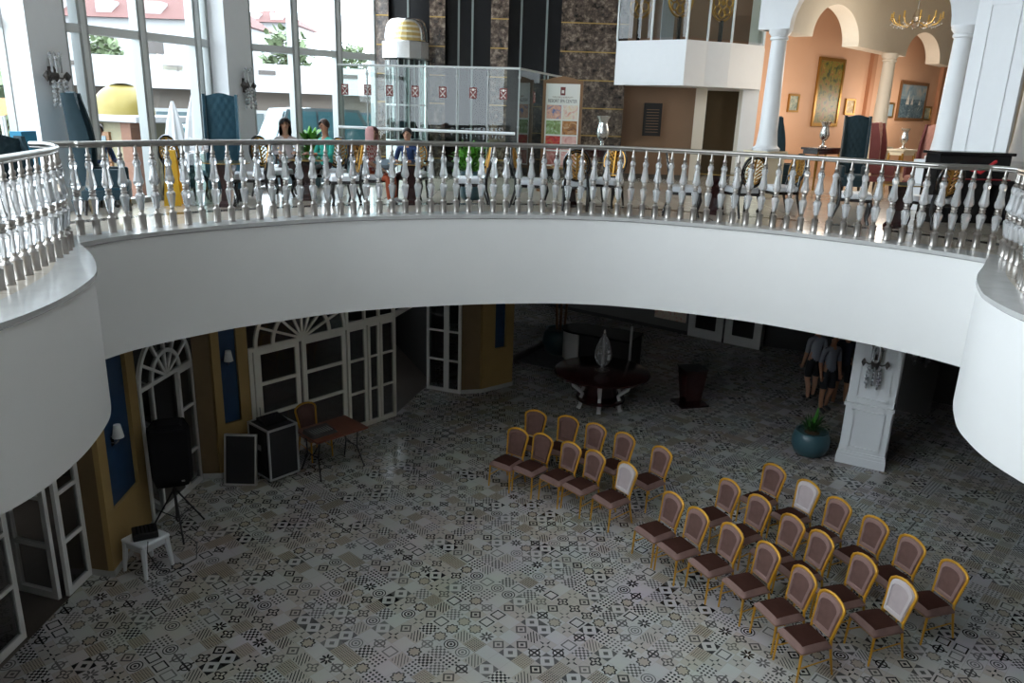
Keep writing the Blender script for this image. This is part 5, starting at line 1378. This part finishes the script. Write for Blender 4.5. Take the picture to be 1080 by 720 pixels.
def pedestal_table(label, loc, s=1., top='fence_glass'):
    t = thing('pedestal_table', label, 'table', loc, random.random(), 'dark pedestal tables with glass tops'); t.scale = (s,) * 3
    mb = MB(); mb.lathe([(.17, 0), (.165, .05), (.125, .1), (.10, .28), (.125, .46), (.17, .60), (.18, .68)], 4); mb.build('pedestal', 'maroon_wood', parent=t)
    mb = MB(); mb.lathe([(.36, .68), (.365, .684), (.365, .696), (.36, .70), (.1, .70)], 32); mb.build('tabletop', 'fence_glass', parent=t)
    mb = MB(); mb.lathe([(.362, .683), (.372, .684), (.372, .696), (.362, .697)], 32); mb.build('rim', 'brass', parent=t)
    return t
def victorian(proto=None):
    t = thing('oval_back_chair', '', 'chair')
    mb = MB(); mb.rbox((0, -.02, .44), (.48, .46, .10), .035); mb.build('seat', 'seat_white', parent=t, smooth=True)
    mb = MB(); mb.rbox((0, -.02, .375), (.50, .48, .05), .012); mb.build('seat_rail', 'black_lacquer', parent=t)
    K = 24; oc = .755
    oval = [(math.cos(2 * PI * k / K) * .215, .25 + (math.sin(2 * PI * k / K) * .26 + .26) * .18, oc + math.sin(2 * PI * k / K) * .255) for k in range(K)]
    mb = MB(); mb.tube(oval, .022, 8, closed=True); mb.tube([(x * .82, y, oc + (z - oc) * .82) for x, y, z in oval], .012, 6, closed=True); mb.build('oval_frame', 'black_lacquer', parent=t, smooth=True)
    mb = MB(); mb.tube([(x * .92, y - .012, oc + (z - oc) * .92) for x, y, z in oval], .014, 6, closed=True); mb.build('gilt_ring', 'gold', parent=t)
    mb = MB()
    for j in range(6):
        for s in (-1, 1):
            zz = oc - .17 + .064 * j; rr_2 = .155 * math.sqrt(max(.05, 1 - ((zz - oc) / .23) ** 2))
            mb.tube([(s * .02, .27 + (zz - .56) * .18, zz - .03), (s * rr_2 * .6, .27 + (zz - .56) * .18, zz + .03), (s * rr_2, .27 + (zz - .56) * .18, zz), (s * rr_2 * .5, .27 + (zz - .56) * .18, zz - .03)], .015, 5)
    mb.tube([(0, .25, .52), (0, .29, .76), (0, .33, .99)], .020, 6); mb.build('carved_splat', 'gold', parent=t)
    for s in (-1, 1):
        mb = MB(); mb.tube([(s * .21, -.22, .38), (s * .235, -.245, .27), (s * .205, -.215, .1), (s * .23, -.24, 0)], [.03, .034, .018, .024], 8); mb.build('leg', 'black_lacquer', parent=t, smooth=True)
        mb = MB(); mb.tube([(s * .17, .262, .66), (s * .19, .23, .45), (s * .20, .23, .3), (s * .20, .33, 0)], [.022, .026, .024, .018], 8); mb.build('leg', 'black_lacquer', parent=t, smooth=True)
    return t
vp = victorian(); vused = [False]
def put_v(px, D, rz_, label, s=1.):
    o = vp if not vused[0] else copy_tree(vp); vused[0] = True
    o.location = gp(px, D); o.rotation_euler = (0, 0, math.radians(rz_)); o.scale = (s,) * 3; o['label'] = label; o['group'] = 'gilt oval-back chairs behind the balustrade'
    return o
CH = 1.02
# local -y is the front: rz=90 faces +x, rz=-90 faces -x, rz=180 faces away
put_v(188, 12.5, 70, 'black oval-back chair left of the clear table stand near the yellow floor sign', CH)
put_v(259, 12.4, -70, 'black and gilt oval-back chair below the wall light of the second white column', CH)
put_v(284, 13.3, 60, 'dark oval-back chair beside the woman in the pale top', CH)
put_v(345, 13.6, -20, 'gilt oval-back chair in which the man in green sits', CH)
put_v(360, 12.6, -65, 'black and gilt oval-back chair between the man in green and the headscarf', CH)
put_v(390, 13.0, 75, 'oval-back chair in which the woman in the headscarf sits', CH)
put_v(498, 12.9, -80, 'side-on gilt oval-back chair right of the person in the navy jacket', CH)
put_v(563, 13.0, 80, 'side-on gilt oval-back chair in front of the corner of the glass screen', CH)
put_v(613, 12.95, 172, 'gilt oval-back chair with its back to the rail under the spa sign', CH)
put_v(645, 13.5, -30, 'gilt oval-back chair below the tall silver goblet vase', CH)
put_v(730, 12.6, 80, 'side-on gilt oval-back chair below the doorway under the balcony', CH)
put_v(792, 12.75, 195, 'gilt oval-back chair with its back to the rail left of the first arcade column', CH)
put_v(832, 13.2, -75, 'black oval-back chair below the first arcade column', CH)
put_v(914, 12.4, 70, 'gilt oval-back chair below the dark teal tufted armchair', CH)
put_v(1000, 12.1, 190, 'gilt oval-back chair with its back to the rail in front of the black piano', CH)
for px, D, lab in ((233, 11.9, 'dark pedestal table below the tufted teal armchair'), (322, 13.05, 'dark pedestal table between the woman in pale top and man in green'), (432, 12.9, 'dark pedestal table in front of the person in the navy jacket'), (606, 13.3, 'dark pedestal table beside the chair under the spa sign'), (764, 12.9, 'dark pedestal table left of the first arcade column'), (962, 11.9, 'dark pedestal table to the left of the black piano')):
    pedestal_table(lab, gp(px, D), 1.0)
# people of the cafe
J, sg = seated('table'); p = gp(299, 14.0); person('person', 'seated person with long black hair and a pale top by the window', J, sg, ['shirt_pale', 'trouser_brown', 'shoe_dark', 'skin'], (p.x, p.y, UZ), math.radians(20), .94, 'hair', 'long')
J, sg = seated('table'); p = gp(338, 13.6); person('person', 'seated person with short dark hair in a green shirt by the window', J, sg, ['shirt_green', 'trouser_brown', 'shoe_dark', 'skin_tan'], (p.x + .05, p.y + .1, UZ), math.radians(-40), .95, 'hair_brown')
J, sg = seated('lap', -.02); p = gp(389, 13.0); person('person', 'seated person in a pink headscarf and red checked top', J, sg, ['red_check', 'trouser_red', 'shoe_white', 'skin'], (p.x, p.y, UZ), math.radians(72), .89, 'scarf_pink', 'scarf')
mb = MB(); mb.ball((p.x + .26, p.y - .06, UZ + .66), .17, 10, 0, (1.3, 1, .55)); tag(mb.build('grey_bag', 'cloth_grey', smooth=True), 'grey blue cloth bag on the lap of the person in the headscarf', 'bag')
J, sg = seated('table', -.02); p = gp(430, 13.5); person('person', 'seated person with short black hair in a navy jacket facing the railing', J, sg, ['jacket_navy', 'trouser_brown', 'shoe_dark', 'skin'], (p.x, p.y, UZ), math.radians(-8), .88, 'hair')
J, sg = seated('table'); p = gp(97, 11.6); person('person', 'seated person in dark navy clothes behind the left end of the balustrade', J, sg, ['jacket_navy', 'trouser_brown', 'shoe_dark', 'skin_tan'], (p.x, p.y, UZ), math.radians(60), .86, 'hair_brown')
put_v(434, 13.6, -8, 'oval-back chair in which the person in the navy jacket sits', CH)
put_v(300, 14.1, 20, 'oval-back chair in which the woman in the pale top sits', CH)
put_v(98, 11.62, 60, 'oval-back chair in which the person in dark navy sits', CH)
# clear stand on the table, wet floor sign, plants, piano
q = gp(203, 12.0)
t = thing('clear_stand', 'clear acrylic display box near the dark oval-back chair', 'stand', q)
mb = MB(); mb.box((0, 0, .40), (.26, .26, .80), 0, 0, .7); mb.build('plinth', 'fence_glass', parent=t)
mb = MB(); mb.rbox((0, 0, .93), (.30, .24, .22), .02); mb.build('box', 'crystal', parent=t)
q = gp(174, 11.9)
t = thing('caution_sign', 'yellow folding caution board standing behind the balustrade', 'sign', q, math.radians(10))
for s in (-1, 1):
    mb = MB(); mb.add([(-.13, s * .14, 0), (.13, s * .14, 0), (.075, s * .03, .84), (-.075, s * .03, .84), (-.13, s * .12, 0), (.13, s * .12, 0), (.075, s * .015, .84), (-.075, s * .015, .84)], [(0, 1, 2, 3), (7, 6, 5, 4), (0, 4, 5, 1), (1, 5, 6, 2), (2, 6, 7, 3), (3, 7, 4, 0)]); mb.build('board', 'yellow', parent=t)
mb = MB(); mb.box((0, 0, .84), (.15, .07, .03)); mb.build('handle', 'yellow', parent=t)
def planter(px, D, label, h, seed, m='leaf', pot='pot_teal'):
    t = thing('potted_plant', label, 'potted plant', gp(px, D))
    mb = MB(); mb.lathe([(.15, 0), (.2, .05), (.22, .3), (.20, .5), (.21, .52), (.18, .52)], 20); mb.build('pot', pot, parent=t, smooth=True)
    mb = MB(); mb.tube([(0, 0, .45), (0, 0, .5 + h * .6)], .02, 6); mb.build('stem', 'trunk', parent=t)
    plant(t, 'leaves', m, 220, .5, h * .36, .035, 1.1, seed, .08, .22, h * .62)
planter(324, 15.0, 'bushy green plant between the pale top and the green shirt', .82, 11, 'leaf_bright')
planter(498, 13.9, 'bushy green potted plant right of the navy jacket', .68, 12, 'leaf_bright')
a, b = gp(990, 12.9), gp(1071, 13.0); pr = math.atan2(b.y - a.y, b.x - a.x); cxy = (a + b) / 2; lw = (b - a).length
t = thing('upright_piano', 'black upright piano with red felt behind the right end of the railing', 'piano', (cxy.x, cxy.y, UZ), pr + PI * 0)
mb = MB(); mb.rbox((0, .05, .60), (lw * .94, .40, 1.06), .01); mb.build('case', 'black_gloss', parent=t)
mb = MB(); mb.rbox((0, .05, 1.155), (lw, .50, .05), .012); mb.build('lid', 'black_gloss', parent=t)
mb = MB(); mb.rbox((0, -.24, .70), (lw * .92, .26, .08), .01); mb.build('key_shelf', 'black_gloss', parent=t)
mb = MB(); mb.box((0, -.24, .745), (lw * .86, .12, .012)); mb.build('felt_strip', 'red', parent=t)
mb = MB(); mb.box((0, -.155, .92), (lw * .8, .006, .012)); mb.build('gold_line', 'gold', parent=t)
for s in (-1, 1):
    mb = MB(); mb.tube([(s * lw * .42, -.33, .66), (s * lw * .42, -.33, 0)], [.04, .03], 8); mb.build('leg', 'black_gloss', parent=t)
mb = MB(); mb.box((0, .05, .05), (lw * .94, .42, .1)); mb.build('plinth', 'black_gloss', parent=t)
q = gp(1046, 12.6)
mb = MB(); mb.tube([(q.x - .22, q.y, UZ + .92), (q.x - .05, q.y - .05, UZ + .86), (q.x + .05, q.y - .06, UZ + .96), (q.x + .2, q.y, UZ + 1.05)], .028, 6); tag(mb.build('red_ribbon', 'red', smooth=True), 'red ribbon draped across the front of the black piano', 'ribbon')

# ================================================================== OUTSIDE
GZ = 3.35
mb = MB(); W2D = [Vector(p) for p in WU]
poly = [(-9.6, -30)] + [(p.x - .25, p.y + .12) for p in W2D] + [(-3.15, 26), (-3.15, 90), (-110, 90), (-110, -30)]
mb.prism([tuple(p) for p in poly], GZ - .2, GZ); struct(mb, 'ground_outside', 'asphalt')
def ext_wing(px0, D0, px1, D1, zlo, zmid, zhi, name, label):
    a, b = gp(px0, D0, GZ), gp(px1, D1, GZ); rz_ = math.atan2(b.y - a.y, b.x - a.x); L = (b - a).length
    t = thing(name, label, 'building', a, rz_)
    mb = MB(); mb.box((L / 2, 2.6, (zmid - GZ) / 2), (L, 5, zmid - GZ)); mb.build('lower_wall', 'ext_beige', parent=t)
    mb = MB(); mb.box((L / 2, 2.4, (zmid + zhi) / 2 - GZ), (L + .4, 6.2, zhi - zmid)); mb.build('upper_wall', 'ext_white', parent=t)
    n_ = int(L / 4.2)
    for k in range(n_):
        x = 2 + k * 4.2; mb = MB()
        mb.box((x, .06, 1.35), (1.9, .12, 1.9)); w = mb.build('window_frame', 'ext_white', parent=t)
        mb = MB(); mb.box((x - .42, -.02, 1.35), (.7, .06, 1.6)); mb.box((x + .42, -.02, 1.35), (.7, .06, 1.6)); mb.build('pane', 'ext_glass', parent=w)
        mb = MB(); mb.box((x, -.72, (zmid + .9) - GZ), (.8, .06, .18)); mb.build('vent', 'ext_taupe', parent=t)
    return t
zlo = at(250, 97, 34).z
ext_wing(-120, 30, 430, 42, GZ, at(270, 96.6, 36).z, at(270, 66, 36).z, 'hotel_wing', 'long low white hotel wing with beige ground floor seen through the windows')
def far_hotel(px0, px1, D, y_top, y_eave, label, y_base=95):
    a, b = gp(px0, D, GZ), gp(px1, D, GZ); L = (b - a).length; z1 = at((px0 + px1) / 2, y_eave, D).z; z2 = at((px0 + px1) / 2, y_top, D).z
    t = thing('hotel_block', label, 'building', a, math.atan2(b.y - a.y, b.x - a.x))
    mb = MB(); mb.box((L / 2, 5, (z1 - GZ) / 2), (L, 10, z1 - GZ)); mb.build('wall', 'ext_white', parent=t)
    mb = MB(); h0, h1 = z1 - GZ, z2 - GZ
    mb.add([(-.6, -.6, h0), (L + .6, -.6, h0), (L + .6, 10.6, h0), (-.6, 10.6, h0), (1.5, 3, h1), (L - 1.5, 3, h1), (L - 1.5, 7, h1), (1.5, 7, h1)], [(3, 2, 1, 0), (4, 5, 6, 7), (0, 1, 5, 4), (1, 2, 6, 5), (2, 3, 7, 6), (3, 0, 4, 7)]); mb.build('roof', 'roof_tile', parent=t)
    n_ = max(2, int(L / 3.5))
    for k in range(n_):
        x = L * (k + .5) / n_; mb = MB(); mb.box((x, .9, h0 + (h1 - h0) * .45), (1.2, 1.4, (h1 - h0) * .5)); mb.build('dormer', 'ext_white', parent=t)
        mb = MB(); mb.box((x, -.04, h0 * .78), (1.3, .1, 1.3)); mb.box((x, -.04, h0 * .5), (1.3, .1, 1.3)); mb.build('window', 'ext_taupe', parent=t)
far_hotel(-60, 245, 62, -6, 20, 'far hotel with a long reddish tiled roof behind the golden dome')
far_hotel(258, 308, 78, 11, 26, 'far hotel with a reddish roof behind the second window bay')
# golden dome kiosk
q = gp(119, 20.5, GZ)
t = thing('domed_kiosk', 'cream kiosk under a ribbed golden dome outside the window', 'kiosk', q, math.radians(-25))
kz = zat(124, 124, q.y) - GZ
mb = MB(); mb.box((0, .3, kz / 2 - .05), (2.0, 1.6, kz - .1)); mb.build('wall', 'ext_cream', parent=t)
mb = MB(); mb.rbox((.25, .3, kz + .0), (3.0, 2.2, .16), .02); mb.build('cornice', 'ext_white', parent=t)
mb = MB()
for x in (-1.05, 1.15): mb.box((x, -.45, kz / 2 - .04), (.36, .4, kz - .09))
mb.build('side_pier', 'terracotta', parent=t)
mb = MB(); mb.box((0, -.53, (kz - .35) / 2), (.78, .08, kz - .35)); dr = mb.build('door', 'wood_frame', parent=t)
mb = MB(); mb.box((0, -.58, (kz - .35) / 2 + .02), (.58, .02, kz - .6)); mb.build('door_glass', 'car_silver', parent=dr)
mb = MB(); mb.box((0, -.55, kz - .2), (.3, .04, .12)); mb.build('name_plate', 'ext_taupe', parent=t)
mb = MB(); P = []; R_ = .76; hd = .80
for i in range(11):
    a = PI / 2 * i / 10
    P.append([(math.cos(q_) * R_ * math.cos(a) * (1 + .025 * abs(math.sin(q_ * 4))), math.sin(q_) * R_ * math.cos(a) * (1 + .025 * abs(math.sin(q_ * 4))) + .3, kz + .08 + hd * math.sin(a) ** .9) for q_ in [2 * PI * k / 48 for k in range(49)]])
mb.grid(P); mb.build('dome', 'gold_dome', parent=t, smooth=True)
mb = MB(); mb.lathe([(.35, 0), (.3, .06), (.05, .1), (.02, .2)], 12, (0, .3, kz + .08 + hd)); mb.build('finial', 'ext_white', parent=t)
# parasols
def parasol(px, D, label, ztop, r_):
    p = gp(px, D, GZ); t = thing('closed_parasol', label, 'parasol', p)
    mb = MB(); mb.tube([(0, 0, 0), (0, 0, ztop)], .03, 6); mb.build('pole', 'alu_light', parent=t)
    mb = MB(); K = 16; P = []
    for z, k in ((ztop, .1), (ztop - .5, .5), (ztop - 1.2, .85), (ztop - 1.6, 1)):
        P.append([(math.cos(2 * PI * j / K) * r_ * k * (1 if j % 2 else .75), math.sin(2 * PI * j / K) * r_ * k * (1 if j % 2 else .75), z) for j in range(K + 1)])
    mb.grid(P); mb.build('canopy', 'ext_white', parent=t)
parasol(181, 19.5, 'white folded parasol outside between the window mullions', 2.7, .36); parasol(203, 17.2, 'pale folded parasol outside next to the teal tufted armchair', 2.85, .34)
# parked cars
def car(px, D, rz_, m, label, L=4.6, h=1.65):
    p = gp(px, D, GZ); t = thing('parked_car', label, 'car', p, math.radians(rz_), 'parked cars outside')
    prof = [(-L / 2, .35), (-L / 2, .75), (-L / 2 + .15, .95), (-L * .28, 1.05), (-L * .16, h - .05), (-.1, h), (L * .26, h - .03), (L * .42, 1.1), (L / 2 - .05, .95), (L / 2, .6), (L / 2, .35)]
    mb = MB(); n_ = len(prof)
    for a in (0,):
        def wx(z): return .86 if z < 1.06 else .70
        vs = [(x, -wx(z), z) for x, z in prof] + [(x, wx(z), z) for x, z in prof]
        mb.add(vs, [tuple(range(n_)), tuple(range(n_, 2 * n_))[::-1]] + [(i, n_ + i, n_ + (i + 1) % n_, (i + 1) % n_) for i in range(n_)])
    mb.build('body', m, parent=t)
    gl = [(-L * .25, 1.08), (-L * .15, h - .10), (L * .24, h - .10), (L * .38, 1.1)]
    mb = MB()
    for s in (-1, 1):
        mb.add([(gl[0][0], s * .87, gl[0][1]), (gl[1][0], s * .74, gl[1][1]), (0, s * .74, h - .1), (0, s * .87, 1.08)], [(0, 1, 2, 3)]); mb.add([(.06, s * .87, 1.08), (.06, s * .74, h - .1), (gl[2][0], s * .74, gl[2][1]), (gl[3][0], s * .87, gl[3][1])], [(0, 1, 2, 3)])
    mb.add([(-L * .275, -.72, 1.08), (-L * .275, .72, 1.08), (-L * .17, .62, h - .08), (-L * .17, -.62, h - .08)], [(0, 1, 2, 3)]); mb.build('windows', 'car_glass', parent=t)
    for x in (-L * .3, L * .3):
        for s in (-1, 1):
            mb = MB(); mb.tube([(x, s * .70, .33), (x, s * .88, .33)], .33, 16); w = mb.build('wheel', 'rubber', parent=t)
            mb = MB(); mb.tube([(x, s * .875, .33), (x, s * .89, .33)], .19, 12); mb.build('hub_cap', 'alu_light', parent=w)
    mb = MB(); mb.box((-L / 2 - .01, .6, .72), (.04, .3, .14)); mb.box((-L / 2 - .01, -.6, .72), (.04, .3, .14)); mb.build('headlights', 'ext_white', parent=t)
car(322, 23.0, 38, 'car_silver', 'silver blue minibus parked outside behind the woman in the pale top', 5.4, 2.62)
car(352, 27, 38, 'car_dark', 'darker minibus parked outside behind the man in green', 4.8, 2.5)
car(200, 27, 30, 'car_white', 'white van parked outside beside the folded parasols', 4.6, 1.9)
# trees outside and the orange awning at the far left
def tree(px, D, ytop, r_, label, seed):
    p = gp(px, D, GZ); h = at(px, ytop, D).z - GZ; t = thing('leafy_tree', label, 'tree', p, 0, 'trees outside the windows')
    mb = MB(); mb.tube([(0, 0, 0), (0, 0, h - r_)], [.15, .08], 8); mb.build('trunk', 'trunk', parent=t)
    rnd = random.Random(seed); mb = MB()
    for k in range(420):
        a, e = rnd.random() * 2 * PI, math.asin(rnd.uniform(-1, 1)); rr = r_ * rnd.uniform(.5, 1)
        c = (math.cos(a) * math.cos(e) * rr, math.sin(a) * math.cos(e) * rr, h - r_ + math.sin(e) * rr); leaf_blade(mb, c, (rnd.uniform(-1, 1), rnd.uniform(-1, 1), rnd.uniform(-.5, 1)), r_ * .35, r_ * .10, .05)
    mb.build('crown', 'tree_leaf', parent=t)
tree(303, 50, 31, 1.6, 'pale green tree above the hotel wing behind the second window bay', 21)
tree(108, 52, 36, 1.6, 'small green tree above the hotel wing behind the golden dome', 22)
tree(2, 24, 68, 1.6, 'green tree outside at the left picture edge', 23); tree(372, 52, 47, 1.1, 'small tree on the skyline left of the lift', 24)
q = gp(8, 16, GZ); t = thing('orange_awning', 'orange and white awning outside at the left picture edge', 'awning', q, math.radians(-20))
z0 = at(8, 122, 16).z - GZ; z1 = at(8, 104, 16).z - GZ
mb = MB(); mb.add([(-1, -.6, z0), (.5, -.6, z0), (.5, .6, z1), (-1, .6, z1)], [(0, 1, 2, 3)]); mb.build('canopy', 'orange_fabric', parent=t)
mb = MB()
for x in (-1, .5): mb.tube([(x, -.6, 0), (x, -.6, z0)], .03, 6); mb.tube([(x, .6, 0), (x, .6, z1)], .03, 6)
mb.build('posts', 'alu_light', parent=t)

# ================================================================== LIGHT
w = bpy.data.worlds.new('sky'); scn.world = w; w.use_nodes = True
bg = w.node_tree.nodes['Background']; bg.inputs['Color'].default_value = (.82, .92, 1.0, 1); bg.inputs['Strength'].default_value = 7.5
su = bpy.data.lights.new('sun', 'SUN'); su.energy = .8; su.angle = math.radians(12); su.color = (1, .97, .92)
so = bpy.data.objects.new('sun', su); COL.objects.link(so); so.rotation_euler = (math.radians(42), math.radians(8), math.radians(-35))
for k, (px, D, zz, en) in enumerate(((895, 17.6, 7.2, 95), (966, 17.6, 7.2, 70), (872, 19.6, 6.3, 55), (945, 22.3, 6.5, 55), (975, 23.4, 6.5, 55))):  # unseen warm fill lamps added to brighten the orange room
    p = gp(px, D); ll = bpy.data.lights.new('arcade_fill_light', 'POINT'); ll.energy = en; ll.shadow_soft_size = .35; ll.color = (1, .9, .78)
    lo = bpy.data.objects.new('arcade_fill_light', ll); COL.objects.link(lo); lo.location = (p.x, p.y, zz)
scn.view_settings.view_transform = 'Standard'; scn.view_settings.look = 'None'; scn.view_settings.exposure = 0.0
scn.cycles.max_bounces = 8; scn.cycles.transparent_max_bounces = 24; scn.cycles.caustics_refractive = False; scn.cycles.caustics_reflective = False
scn.cycles.sample_clamp_indirect = 6
